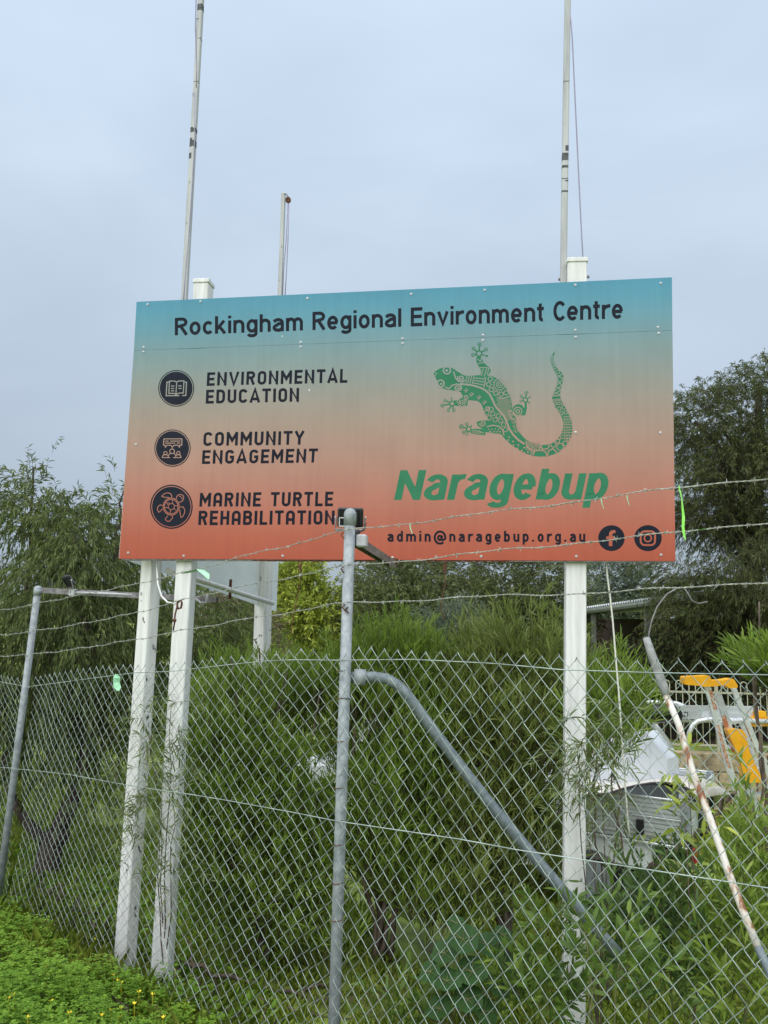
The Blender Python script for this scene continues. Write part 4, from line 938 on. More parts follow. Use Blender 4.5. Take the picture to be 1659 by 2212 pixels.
# step ladder
sl_ = thing('step_ladder', px(1600,1760,7.85), 'aluminium step ladder with bright yellow cap and tray standing over the truck', 'ladder')
prism_px([(1479,1464),(1482,1462),(1531,1459.5),(1534,1461),(1541,1479),(1540,1483),(1521,1484),(1516,1482),(1481,1479),(1479,1477)], 7.55, .12).build('cap', M['yellow'], sl_)
prism_px([(1535,1470),(1560,1470),(1582,1466),(1586,1468),(1594,1481),(1593,1486),(1576,1487),(1566,1480),(1540,1483)], 7.56, .14).build('cap', M['yellow'], sl_)
def rail_px(a, b_, w, Y, mat='alloy_bright', th=.03, name='rail'):
    return prism_px([(a[0]-w/2,a[1]),(a[0]+w/2,a[1]),(b_[0]+w/2,b_[1]),(b_[0]-w/2,b_[1])], Y, th).build(name, M[mat], sl_)
r1_ = rail_px((1529,1482), (1606,1765), 13, 7.60); r2_ = rail_px((1552,1500), (1640,1765), 14, 7.80, 'alloy'); rail_px((1585,1485), (1700,1770), 11, 7.72); rail_px((1598,1550), (1690,1790), 9, 7.95, 'alloy')
for par, (a, b_, w, Y) in ((r1_, ((1534,1490),(1546,1533),8,7.597)), (r1_, ((1550,1566),(1576,1660),7,7.597)), (r2_, ((1562,1545),(1592,1640),11,7.797))):
    prism_px([(a[0]-w/2,a[1]),(a[0]+w/2,a[1]),(b_[0]+w/2,b_[1]),(b_[0]-w/2,b_[1])], Y, .002).build('label', M['orange_tag'], par)
prism_px([(1572,1577),(1590,1575),(1605,1577),(1613,1590),(1620,1625),(1640,1668),(1652,1690),(1612,1692),(1598,1640)], 7.74, .10).build('bucket_tray', M['yellow'], sl_)
for k in range(4): prism_px([(1560+k*19,1560+k*52),(1605+k*22,1556+k*52),(1606+k*22,1562+k*52),(1561+k*19,1567+k*52)], 7.83, .08).build('step', M['alloy_bright'], sl_)

# ------------------------------------------------------------------ limestone wall and hoop-top fence
def lime(name):
    m, ns, ls, b = base_mat(name); oi = ns.new('ShaderNodeObjectInfo'); g = ns.new('ShaderNodeNewGeometry')
    n = noise(ns, 7, 7, .65); ls.new(g.outputs['Position'], n.inputs['Vector'])
    r = ramp(ns, [(.30, (.10,.085,.06,1)), (.45, (.34,.27,.16,1)), (.65, (.50,.41,.26,1))]); ls.new(n.outputs['Fac'], r.inputs['Fac'])
    hs_ = ns.new('ShaderNodeHueSaturation'); mr_ = ns.new('ShaderNodeMapRange'); mr_.inputs['To Min'].default_value = .75; mr_.inputs['To Max'].default_value = 1.15
    ls.new(oi.outputs['Random'], mr_.inputs['Value']); ls.new(mr_.outputs['Result'], hs_.inputs['Value']); ls.new(r.outputs['Color'], hs_.inputs['Color'])
    ls.new(hs_.outputs['Color'], b.inputs['Base Color']); b.inputs['Roughness'].default_value = .95
    bp_ = ns.new('ShaderNodeBump'); bp_.inputs['Strength'].default_value = .6; bp_.inputs['Distance'].default_value = .02
    ls.new(n.outputs['Fac'], bp_.inputs['Height']); ls.new(bp_.outputs['Normal'], b.inputs['Normal']); return m
M['lime'] = lime('weathered_limestone')
wall = thing('limestone_wall', V(4, WALL_Y, -.9), 'low tan limestone block wall behind the truck', 'wall')
shared = {}
for row in range(4):
    x = WALL_X0 - (.3 if row % 2 else 0); zt_ = .0 - row*.30
    while x < 7.6:
        wd = .62 if (int(x*7)+row) % 2 else .5
        key = round(wd, 2)
        if key not in shared:
            t_ = MB().bevbox((4,WALL_Y,-.9), (.29, .24, wd-.015), (V(0,0,1), V(0,1,0), V(1,0,0)), .012).build('block', M['lime'], wall); shared[key] = t_; o_ = t_
        else:
            o_ = shared[key].copy(); COL.objects.link(o_)
        o_.location = (x+wd/2-4, random.uniform(-.012,.012), zt_-.145+.9); x += wd
M['cream_steel'] = surf_mat('cream_steel', (.36,.35,.24,1), (.46,.45,.33,1), 20, .5, .1, 0)
pf = thing('hoop_top_fence', V(4, WALL_Y+.06, 0), 'cream hoop-top steel fence standing on the limestone wall', 'fence')
hoop = None; x = .9
while x < 7.4:
    if hoop is None:
        bx = 4; pts = [V(bx-.055,WALL_Y+.06,.04), V(bx-.055,WALL_Y+.06,1.08)] + [V(bx+.055*math.cos(q), WALL_Y+.06, 1.08+.055*math.sin(q)) for q in np.linspace(math.pi,0,8)] + [V(bx+.055,WALL_Y+.06,1.08), V(bx+.055,WALL_Y+.06,.04)]
        hoop = MB().tube(pts, .0085, 6).build('hoop', M['cream_steel'], pf, smooth=True); o_ = hoop
    else: o_ = hoop.copy(); COL.objects.link(o_)
    o_.location = (x-4, 0, 0); x += .215
for z in (.10, .95): MB().box((4.1, WALL_Y+.06, z), (6.6, .03, .03)).build('rail', M['cream_steel'], pf)
for x in (.8, 3.2, 5.6, 7.4): MB().box((x, WALL_Y+.06, .55), (.04,.04,1.2)).build('post', M['cream_steel'], pf)

# ------------------------------------------------------------------ the house with a verandah
M['gutter'] = surf_mat('grey_green_gutter', (.15,.17,.14,1), (.20,.22,.19,1), 12, .5, 0, 0)
M['roof'] = surf_mat('zincalume_roof', (.50,.53,.54,1), (.64,.67,.68,1), 4, .4, .4, 0)
M['brick'] = surf_mat('dark_brick_wall', (.05,.03,.025,1), (.09,.055,.045,1), 14, .9, 0, .4)
ga, gb = px(1150,1334,21.5), px(1500,1291,14.2); gb[2] = ga[2] = (ga[2]+gb[2])/2
ga = px(1150,1336,21.5); gb = px(1500,1291,14.2)
hx = unit((gb-ga)*V(1,1,0)); hn = V(-hx[1], hx[0], 0)              # hn points back under the roof
house = thing('house', V(ga[0], ga[1], gz(ga[0],ga[1])), 'low house with corrugated roof and dark open verandah behind the trees', 'house')
L = np.linalg.norm(gb-ga); hz = unit(np.cross(hx, V(0,1,0)))
MB().tube([ga, (ga+gb)/2, gb], .065, 8).build('gutter', M['gutter'], house)
rows = []; nC = 150
for j in range(2):
    rows.append([ga + (gb-ga)*(i/nC) + V(0,0,.09 + .025*math.cos(i*math.pi)) + hn*(j*5.0) + V(0,0,j*.35) - hn*.03 for i in range(nC+1)])
rf = MB(); rf.grid(np.array(rows)); ro = rf.build('roof', M['roof'], house); ro.modifiers.new('t','SOLIDIFY').thickness = .02
def hbox(name, s0, s1, d0, d1, z0, z1, mat, par=None):
    p = ga*V(1,1,0) + hx*(s0+s1)/2 + hn*(d0+d1)/2 + V(0,0,(z0+z1)/2)
    return MB().box(p, (s1-s0, d1-d0, z1-z0), (hx, hn, V(0,0,1))).build(name, M[mat], par or house)
hbox('wall', -2, L, 2.4, 2.6, -.6, min(ga[2], gb[2])+.05, 'brick')
hbox('verandah_floor', -2, L, -.1, 2.4, -.6, -.02, 'brick')
win = hbox('window', 3, 4.4, 2.34, 2.40, .7, 1.8, 'glass'); hbox('frame', 2.94, 4.46, 2.36, 2.39, .64, .70, 'gutter', win)
pv = px(1398,1330,16.2)
for f_ in (.10, .45):
    p = ga + (gb-ga)*f_ + hn*.1; MB().box((p[0],p[1],(p[2]-.4)/2), (.1,.1,p[2]+.4)).build('verandah_post', M['gutter'], house)
p = px(1398,1330,16.0); MB().box((p[0],p[1],1.0), (.1,.1,2.9)).build('verandah_post', M['gutter'], house)

# ================================================================== vegetation
def rnd_unit(n):
    v = RNG.normal(size=(n,3)); return v/np.linalg.norm(v, axis=1, keepdims=True)
def nrm_(v): return v/(np.linalg.norm(v, axis=1, keepdims=True)+1e-9)
def leaf_geo(P, D, L, W, bend=.15, fine=False, up_bias=.5):
    """n leaves from base points P along D: pointed blades, folded and bent a little"""
    n = len(P); L = np.broadcast_to(L, n)[:,None]; W = np.broadcast_to(W, n)[:,None]
    r = rnd_unit(n); r[:,2] += up_bias; S = nrm_(np.cross(D, r)); N = nrm_(np.cross(S, D))
    sgn = np.where(N[:,2:3] < 0, -1, 1); N = N*sgn
    if not fine:
        mid = P + D*L*.48 + N*L*bend*.5; tip = P + D*L - N*L*bend*.4
        v = np.stack([P, mid - S*W/2 - N*W*.12, tip, mid + S*W/2 - N*W*.12], 1)
        f = np.array([[0,1,2],[0,2,3]])
    else:
        a = P + D*L*.30 + N*L*bend*.45; b = P + D*L*.68 + N*L*bend*.25; tip = P + D*L - N*L*bend*.6
        v = np.stack([P, a - S*W*.46, a + S*W*.46, b - S*W*.40, b + S*W*.40, tip], 1)
        f = np.array([[0,1,2],[1,3,4],[1,4,2],[3,5,4]])
    k = v.shape[1]
    return v.reshape(-1,3), (f[None] + (np.arange(n)*k)[:,None,None]).reshape(-1,3)
def merge(parts):
    vs, fs, o = [], [], 0
    for v, f in parts: vs.append(v); fs.append(f+o); o += len(v)
    return np.concatenate(vs), np.concatenate(fs)
def thin_tubes(A, B, r0, r1):
    """three-sided straight twigs"""
    n = len(A); D = nrm_(B-A); a = nrm_(np.cross(D, np.tile([[.31,.57,.76]], (n,1)))); b = np.cross(D, a)
    v = []
    for (C, r) in ((A, r0), (B, r1)):
        for k in range(3):
            q = 2*math.pi*k/3; v.append(C + np.broadcast_to(r, n)[:,None]*(a*math.cos(q)+b*math.sin(q)))
    v = np.stack(v, 1); f = np.array([[0,1,4],[0,4,3],[1,2,5],[1,5,4],[2,0,3],[2,3,5]])
    return v.reshape(-1,3), (f[None] + (np.arange(n)*6)[:,None,None]).reshape(-1,3)
def fnoise(P, s, seed=0):
    x, y, z = (P*s).T; return (np.sin(x*1.3+seed)+np.sin(y*1.7+1.1*seed+x*.6)+np.sin(z*1.9+.7*seed+y*.8)+np.sin((x+y+z)*.9+seed*2.1))/4
def lobes(spec):
    """[(x, y, Y, rx_px, ry_px, depth_m)] -> centres, radii in metres"""
    C = np.array([px(a[0], a[1], a[2]) for a in spec]); Rr = np.array([(a[3]*m_per_px(a[2]), a[5], a[4]*m_per_px(a[2])) for a in spec]); return C, Rr
def sample_lobes(C, Rr, n, shell=.45, gap=-.25, gs=1.6, seed=0):
    w = np.array([r[0]*r[2]*np.sqrt(r[1]) for r in Rr]); w = w/w.sum()
    out = []; dirs = []; got = 0
    while got < n:
        m = n; k = RNG.choice(len(C), m, p=w); u = rnd_unit(m); rad = (shell + (1-shell)*RNG.random(m))**.7
        p = C[k] + u*Rr[k]*rad[:,None]
        keep = fnoise(p, gs, seed) > gap; keep &= p[:,2] > ground_z(p[:,0], p[:,1]) + .03
        out.append(p[keep]); dirs.append(u[keep]); got += keep.sum()
    return np.concatenate(out)[:n], np.concatenate(dirs)[:n]
def sprays(base, outd, per, tl, axis, spread, droop, L, W, ang, fine, bend, leafdrop=0.0, twig_r=.0018, jit=.25):
    """each base point carries a twig; leaves sit along it"""
    n = len(base); d = nrm_(np.array(axis)[None] + outd*spread + rnd_unit(n)*jit)
    ln = tl*RNG.uniform(.6,1.3,n); t = RNG.uniform(.08,1.0,(n,per)); t[:,0] = 1
    P = base[:,None] + d[:,None]*(t*ln[:,None])[...,None]; P[...,2] -= droop*(t**2)*ln[:,None]
    T = d[:,None] + np.zeros_like(P); T[...,2] -= 2*droop*t; P = P.reshape(-1,3); T = nrm_(T.reshape(-1,3))
    rad = rnd_unit(len(P)); rad = nrm_(rad - T*(rad*T).sum(1,keepdims=True))
    a = ang*RNG.uniform(.5,1.4,len(P))[:,None]; D = T*np.cos(a) + rad*np.sin(a); D[:,2] -= leafdrop*RNG.uniform(.4,1.3,len(P)); D = nrm_(D)
    s = RNG.uniform(.6,1.25,len(P))
    lv = leaf_geo(P, D, L*s, W*s*RNG.uniform(.8,1.2,len(P)), bend, fine)
    e = base + d*ln[:,None]; e[:,2] -= droop*ln; mid = base + d*(ln*.5)[:,None]; mid[:,2] -= droop*.25*ln
    tw = merge([thin_tubes(base, mid, twig_r, twig_r*.8), thin_tubes(mid, e, twig_r*.8, twig_r*.4)])
    return lv, tw
def limb(mb_, pts, r0, r1, n=8, wob=.03):
    pts = [np.asarray(p, float) for p in pts]; Q = []
    for i in range(len(pts)-1):
        for k in range(4): Q.append(pts[i]*(1-k/4)+pts[i+1]*k/4 + (RNG.normal(size=3)*wob if (i or k) else 0))
    Q.append(pts[-1]); mb_.tube(Q, list(np.linspace(r0, r1, len(Q))), n)
def plant(name, label, cat, base, crown_lv, crown_tw, leafm, barkm, limbs, group=None, crown='crown', trunkname='trunk'):
    th = thing(name, base, label, cat, group)
    if limbs:
        for i, (pts, r0, r1) in enumerate(limbs):
            m_ = MB(); limb(m_, pts, r0, r1, 9, .012); m_.build(trunkname if i == 0 else 'limb', M[barkm], th, smooth=True)
    o = tris_object(crown, crown_lv[0], crown_lv[1], M[leafm], th); o['kind'] = 'stuff'
    if crown_tw is not None:
        o = tris_object('twigs', crown_tw[0], crown_tw[1], M[barkm], th); o['kind'] = 'stuff'
    return th
G_ = lambda *c: [(r, g, b, 1) for r, g, b in c]
M['lf_pepper'] = leaf_mat('peppermint_leaf', G_((.071,.103,.031),(.134,.181,.054),(.197,.252,.078),(.315,.354,.134)), .45, .38)
M['lf_acacia'] = leaf_mat('wattle_leaf', G_((.106,.175,.025),(.175,.273,.036),(.251,.355,.055),(.364,.440,.114)), .42, .45)
M['lf_acacia2'] = leaf_mat('wattle_leaf_olive', G_((.118,.162,.035),(.192,.251,.056),(.266,.324,.083),(.398,.442,.170)), .42, .45)
M['lf_dark'] = leaf_mat('casuarina_needles', G_((.056,.077,.026),(.103,.133,.044),(.163,.192,.063),(.259,.275,.108)), .55, .38)
M['lf_olive'] = leaf_mat('olive_tree_leaf', G_((.062,.085,.030),(.115,.147,.050),(.175,.206,.075),(.237,.269,.106)), .5, .38)
M['lf_lime'] = leaf_mat('yellow_green_leaf', G_((0.147,0.196,0.030),(0.246,0.311,0.042),(0.359,0.425,0.058),(0.490,0.500,0.099)), .5, .3)
M['lf_grey'] = leaf_mat('grey_green_leaf', G_((0.089,0.124,0.079),(0.151,0.194,0.124),(0.230,0.275,0.177)), .6, .38)
M['lf_broad'] = leaf_mat('glossy_broad_leaf', G_((.055,.116,.022),(.099,.182,.033),(.149,.242,.044),(.242,.330,.055)), .35, .45)
M['lf_broad2'] = leaf_mat('narrow_shrub_leaf', G_((.039,.078,.029),(.085,.156,.044),(.143,.234,.058),(.299,.390,.091)), .4, .45)
M['lf_hedge'] = leaf_mat('dark_hedge_leaf', G_((0.018,0.034,0.014),(0.036,0.064,0.023),(0.072,0.100,0.032),(0.143,0.051,0.036)), .5, .15)
M['lf_dry'] = leaf_mat('dry_grey_brush', G_((0.140,0.119,0.084),(0.224,0.182,0.126),(0.294,0.252,0.182)), .8, .1)
M['lf_round'] = leaf_mat('big_round_leaf', G_((.010,.032,.010),(.028,.075,.020),(.055,.125,.032)), .55, .25, spec=.2)
M['clover'] = leaf_mat('clover_leaf', G_((.105,.224,.023),(.165,.313,.033),(.247,.419,.044),(.359,.494,.074)), .5, .45)
M['grass'] = leaf_mat('grass_blade', G_((.150,.213,.027),(.237,.325,.040),(.338,.425,.056),(.450,.475,.125)), .6, .35)
M['petal'] = surf_mat('yellow_petal', (.80,.62,.02,1), (.88,.72,.04,1), 30, .6, 0, 0)

# ---- left weeping tree behind the left fence
C, Rr = lobes([(40,1330,8.3,170,210,1.3),(190,1330,8.0,130,190,1.1),(110,1200,8.4,140,120,1.2),(20,1190,8.6,120,130,1.2),(235,1190,8.2,80,100,.9),(75,1090,8.5,45,70,.6),(120,1430,7.8,160,110,.9),(230,1390,7.9,80,120,.7),(-40,1400,8.2,110,150,1.0),(160,1120,8.5,50,55,.5),(255,1130,8.3,30,60,.4),(175,1560,7.75,60,80,.4),(60,1560,7.7,90,60,.5),(250,1520,7.8,40,90,.4),(200,1600,7.7,70,60,.4),(115,1610,7.6,50,50,.3)])
b0, u0 = sample_lobes(C, Rr, 2550, .35, -.28, 1.9, 3)
lv, tw = sprays(b0, u0, 19, .46, (0,0,-.25), .8, .65, .092, .0098, .55, False, .22, .75, .0018)
tops = np.array([px(x+RNG.normal()*5, y+45, 8.4) for x, y in ((72,1010),(68,990),(75,975),(60,1030),(88,1040),(30,1050),(20,1060),(40,1065),(160,1055),(150,1070),(170,1080),(190,1090),(250,1075),(262,1040),(268,1060),(240,1090),(5,1075),(120,1060),(95,1050),(215,1100),(262,1010))])
tp2 = np.repeat(tops, 5, 0) + RNG.normal(size=(len(tops)*5,3))*.10
lv2, tw2 = sprays(tp2, rnd_unit(len(tp2)), 12, .30, (0,0,.8), .6, .30, .085, .009, .7, False, .22, .45, .0018)
tb = px(92,1872,7.6); tb[2] = gz(tb[0], tb[1])-.05; tk = px(128,1790,7.6)
lim = [([tb, px(110,1835,7.6), tk], .125, .10), ([tk, px(160,1720,7.7), px(190,1600,7.8), px(200,1450,8.0), px(180,1300,8.2), px(150,1120,8.4)], .085, .02),
       ([px(105,1828,7.6), px(60,1775,7.5), px(30,1730,7.6), px(10,1650,7.8), px(20,1500,8.1), px(60,1250,8.4), px(72,1010,8.5)], .055, .01),
       ([px(190,1600,7.8), px(130,1480,7.9), px(90,1350,8.2), px(100,1180,8.4)], .05, .012), ([px(200,1450,8), px(245,1300,8.1), px(255,1150,8.2), px(268,1060,8.2)], .04, .008), ([px(30,1600,7.9), px(-40,1450,8.1), px(-60,1300,8.4)], .05, .015)]
plant('weeping_tree', 'dark weeping peppermint tree with forked trunk filling the left edge behind the fence', 'tree', tb, merge([lv, lv2]), merge([tw, tw2]), 'lf_pepper', 'bark', lim)
# second tree behind the left posts
C, Rr = lobes([(440,1330,10.6,90,90,1.2),(380,1390,10.4,110,90,1.2),(310,1340,10.8,90,130,1.2),(470,1400,10.2,70,60,.8),(290,1480,10.4,110,110,1.2)])
b0, u0 = sample_lobes(C, Rr, 850, .35, -.2, 1.5, 5)
lv, tw = sprays(b0, u0, 13, .42, (0,0,-.1), .8, .6, .12, .013, .6, False, .22, .5, .002)
tb = px(400,1650,10.6); tb[2] = gz(tb[0], tb[1])-.05
plant('weeping_tree', 'smaller dark drooping tree showing between and behind the white posts', 'tree', tb, lv, tw, 'lf_pepper', 'bark', [([tb, px(405,1560,10.6), px(395,1450,10.6), px(420,1330,10.6)], .10, .03)])

# ---- wattle shrubs behind the centre of the fence
def wattle(label, spec, n, seed, base_pts, stems, leafm, per=15, L=.115, W=.0100, gap=-.30, low=None):
    C, Rr = lobes(spec); b0, u0 = sample_lobes(C, Rr, n, .30, gap, 2.3, seed)
    lv, tw = sprays(b0, u0, per, .34, (0,0,1.0), .55, .10, L, W, .55, True, .16, -.25, .0026)
    parts = [lv]; tws = [tw]
    lims = [([p for p in st], r0, .006) for st, r0 in stems]
    return plant('wattle_shrub', label, 'shrub', base_pts, merge(parts), merge(tws), leafm, 'bark_grey', lims, 'wattle shrubs behind the mesh', 'crown', 'stem')
def stem_set(x0, y0, Y, tgts):
    b = px(x0, y0, Y); b[2] = gz(b[0], b[1])-.03; out = []
    for (x, y, r, YY) in tgts:
        e = px(x, y, YY); m1 = b*.62+e*.38 + V(random.uniform(-.12,.12), random.uniform(-.1,.1), .05); m2 = b*.3+e*.7 + V(random.uniform(-.1,.1),0,0)
        out.append(([b + V(random.uniform(-.08,.08), random.uniform(-.06,.06), 0), m1, m2, e], r))
    return b, out
b, st = stem_set(560,2190,5.9,[(430,1500,.022,5.9),(500,1420,.026,6.0),(560,1400,.028,6.2),(620,1450,.024,6.0),(690,1500,.02,6.1),(450,1700,.016,5.7),(640,1720,.016,5.8)])
wattle('bushy wattle shrub between the inner left sign post and the centre fence post', [(480,1600,6.1,75,110,.5),(560,1590,6.3,100,120,.6),(660,1610,6.4,90,130,.6),(500,1740,6.0,100,120,.5),(620,1740,6.2,110,130,.6),(450,1840,5.9,60,110,.4),(560,1890,6.0,110,110,.5),(680,1860,6.1,80,120,.5),(610,2010,5.9,110,80,.4),(480,1980,5.8,55,70,.3),(700,1560,6.6,60,70,.4),(640,1570,6.5,50,55,.4),(700,2080,5.8,80,60,.35)], 2300, 11, b, st, 'lf_acacia')
b, st = stem_set(820,2190,6.0,[(760,1480,.022,6.3),(830,1400,.026,6.5),(900,1420,.024,6.4),(930,1520,.02,6.3),(780,1650,.018,6.0),(900,1700,.018,6.0)])
wattle('tall upright wattle shrub just right of the centre fence post', [(790,1490,6.7,70,90,.5),(850,1465,6.8,75,80,.5),(905,1490,6.7,50,80,.5),(800,1620,6.3,100,110,.6),(910,1640,6.3,80,100,.5),(820,1790,6.1,90,110,.5),(940,1780,6.2,70,80,.4),(850,1910,6.0,100,80,.4),(780,2030,5.9,80,70,.4),(920,1930,6.1,90,80,.4),(860,2080,5.7,100,60,.35),(840,1990,5.75,90,60,.3),(940,2020,5.75,70,60,.3)], 2200, 12, b, st, 'lf_acacia')
b, st = stem_set(1090,2190,6.0,[(1020,1480,.02,6.3),(1080,1400,.026,6.4),(1150,1380,.026,6.4),(1190,1480,.02,6.2),(1000,1700,.016,6.0),(1140,1720,.018,6.0)])
wattle('olive wattle shrub with long leaves crowding the right sign post', [(1060,1480,6.6,75,80,.5),(1135,1430,6.5,65,75,.5),(1190,1500,6.3,50,90,.4),(1010,1590,6.4,70,90,.5),(1110,1600,6.3,100,110,.6),(1060,1730,6.2,90,90,.5),(1170,1720,6.1,65,110,.4),(1120,1850,6.0,90,80,.4),(1010,1830,6.1,80,80,.4),(1010,1950,5.9,70,60,.35)], 1900, 13, b, st, 'lf_acacia2', L=.135, W=.0115)
b, st = stem_set(1330,2190,5.6,[(1300,1520,.007,5.5),(1345,1500,.007,5.6),(1290,1620,.006,5.4)])
wattle('feathery wattle shrub between the right sign post and the leaning pole', [(1300,1540,5.7,35,50,.3),(1335,1530,5.8,28,40,.25),(1310,1580,5.5,55,40,.3),(1290,1640,5.4,35,35,.3),(1370,1570,5.7,30,30,.25)], 190, 14, b, st, 'lf_acacia', L=.12, W=.011)
b, st = stem_set(1690,2190,5.6,[(1640,1300,.018,5.8),(1660,1250,.016,5.8),(1620,1420,.012,5.7)])
wattle('bright young wattle leaning in at the right edge above the ladders', [(1655,1370,5.8,30,60,.3),(1645,1430,5.8,28,40,.25),(1690,1430,5.8,50,110,.3)], 150, 15, b, st, 'lf_acacia', L=.15, W=.016)
# hanging wattle sprays in front of the posts
def spray_plant(label, basept, tips, Y, leafm, L=.085, W=.009, per=16, name='wattle_sapling', jitter=.07, n_each=5, axis=(0,0,-.2)):
    th = thing(name, basept, label, 'sapling', 'saplings pushing up beside the posts'); lvs = []; tws = []
    for i, tip in enumerate(tips):
        p = px(tip[0], tip[1], Y + random.uniform(-.08,.08)); m1 = np.array(basept)*.5 + p*.5 + V(random.uniform(-.06,.06),0,.12)
        if i % 4 == 0:
            m_ = MB(); limb(m_, [basept, m1, p], .005, .002, 6, .008); m_.build('stem', M['bark_grey'], th, smooth=True)
        q = np.repeat(p[None], n_each, 0) + RNG.normal(size=(n_each,3))*jitter*V(1,.6,1.3)
        a, b_ = sprays(q, rnd_unit(n_each), per, .20, axis, .8, .25, L, W, .8, True, .22, .1, .0015, .5); lvs.append(a); tws.append(b_)
    o = tris_object('leaves', *merge(lvs), M[leafm], th); o['kind'] = 'stuff'
    o = tris_object('twigs', *merge(tws), M['bark_grey'], th); o['kind'] = 'stuff'
    return th
bs = px(360,2060,5.35); bs[2] = gz(bs[0], bs[1])
spray_plant('slender wattle sapling with narrow leaves between the two left posts', bs, [(320,1560),(350,1600),(330,1640),(300,1680),(345,1690),(320,1730),(300,1770),(340,1790),(370,1520),(395,1560),(385,1620),(400,1700),(375,1740),(390,1830),(305,1850),(350,1880)], 5.02, 'lf_pepper', .075, .009, 12, n_each=6, jitter=.07)
bs = px(1290,2120,4.6); bs[2] = gz(bs[0], bs[1])
spray_plant('drooping wattle sapling with narrow leaves crossing the right sign post', bs, [(1245,1600),(1270,1610),(1300,1600),(1325,1610),(1290,1640),(1265,1650),(1330,1590),(1280,1585),(1255,1660),(1290,1690),(1300,1560),(1250,1560),(1275,1720),(1310,1740),(1230,1640)], 4.55, 'lf_pepper', .085, .009, 12, n_each=4, jitter=.07)

# ---- broad leaved young shrubs at the lower right
def broad(label, spec, n, seed, base_px, Y, stems, leafm='lf_broad', L=.085, W=.022, per=9):
    C, Rr = lobes(spec); b0, u0 = sample_lobes(C, Rr, n, .1, -.45, 3.5, seed)
    lv, tw = sprays(b0, u0, per, .22, (0,0,.8), .6, .1, L, W, .75, True, .14, -.05, .0028)
    b = px(*base_px, Y); b[2] = gz(b[0], b[1])-.02
    lims = [([b + V(random.uniform(-.15,.15), random.uniform(-.1,.1), 0), b*.5+px(*t, Y)*.5+V(random.uniform(-.08,.08),0,0), px(*t, Y)], .009, .003) for t in stems]
    return plant('leafy_shrub', label, 'shrub', b, lv, tw, leafm, 'stem_green', lims, 'leafy shrubs along the foot of the fence', 'leaves', 'stem')
broad('leafy shrub hiding the foot of the brace pipe by the right sign post', [(1195,2030,4.35,40,35,.2),(1295,2040,3.3,25,40,.15),(1330,2100,3.25,40,60,.2),(1180,2150,4.2,50,50,.2),(1130,2140,4.3,40,50,.2)], 85, 21, (1290,2300), 3.4, [(1260,2000),(1300,2020),(1340,2060)])
broad('tall leafy shrub in front of the truck tray', [(1390,1960,4.4,80,45,.3),(1480,1930,4.3,50,70,.3),(1390,2040,4.2,90,70,.3),(1500,2010,4.1,70,80,.3),(1440,2130,4.0,100,90,.3),(1340,1970,4.4,35,30,.25),(1350,2090,4.1,40,80,.25)], 190, 22, (1440,2260), 4.2, [(1440,1960),(1380,1980)], 'lf_broad2', .085, .017)
broad('willowy green shrub at the right edge beneath the ladders', [(1635,1790,4.4,35,50,.25),(1650,1890,4.2,45,90,.3),(1600,1900,4.3,35,50,.25),(1630,2030,4.0,65,100,.3),(1570,2120,3.9,60,80,.3),(1660,2130,3.8,60,100,.3)], 240, 23, (1620,2270), 4.1, [(1630,1780),(1650,1860)], 'lf_acacia', .10, .015, 9)
broad('low leafy growth between the centre post and the brace pipe', [(1000,2190,4.9,80,40,.3),(880,2190,5.0,90,40,.3)], 70, 24, (960,2270), 4.9, [(960,2080),(1040,2090),(860,2110)], 'lf_broad', .075, .02, 7)
# one tall single stem sapling with a few upright shoots
bs = px(1490,2230,4.05); bs[2] = gz(bs[0], bs[1])
spray_plant('single upright sapling with bright new leaves in front of the tray corner', bs, [(1488,1690),(1486,1720),(1490,1750),(1500,1745),(1480,1770),(1476,1800),(1495,1790),(1482,1850)], 4.0, 'lf_lime', .085, .019, 7, 'leafy_sapling', .04, 2, (0,0,.9))
# fallen grey branches under the wattles
for lb, pts, r in (('bare brown branch slanting up from the leaves in front of the truck', [(1380,1890,4.6),(1440,1850,4.5),(1510,1800,4.4),(1560,1740,4.3),(1590,1710,4.3)], .018),
                   ('grey dead branch lying under the wattle near the left posts', [(400,2080,5.6),(480,2110,5.5),(560,2130,5.5),(650,2150,5.4),(720,2120,5.6)], .016),
                   ('crooked dead branch in the dark under the centre wattle', [(460,2190,5.2),(560,2170,5.3),(650,2190,5.2),(760,2200,5.2),(860,2170,5.3)], .014),
                   ('pale forked stick rising right of the inner left post', [(440,2200,5.3),(425,2120,5.35),(410,2070,5.4),(395,2020,5.45)], .010)):
    m_ = MB(); limb(m_, [px(*p) for p in pts], r, r*.5, 7, .012); tag(m_.build('dead_branch', M['bark_grey'], smooth=True), lb, 'branch', 'dead branches under the shrubs')

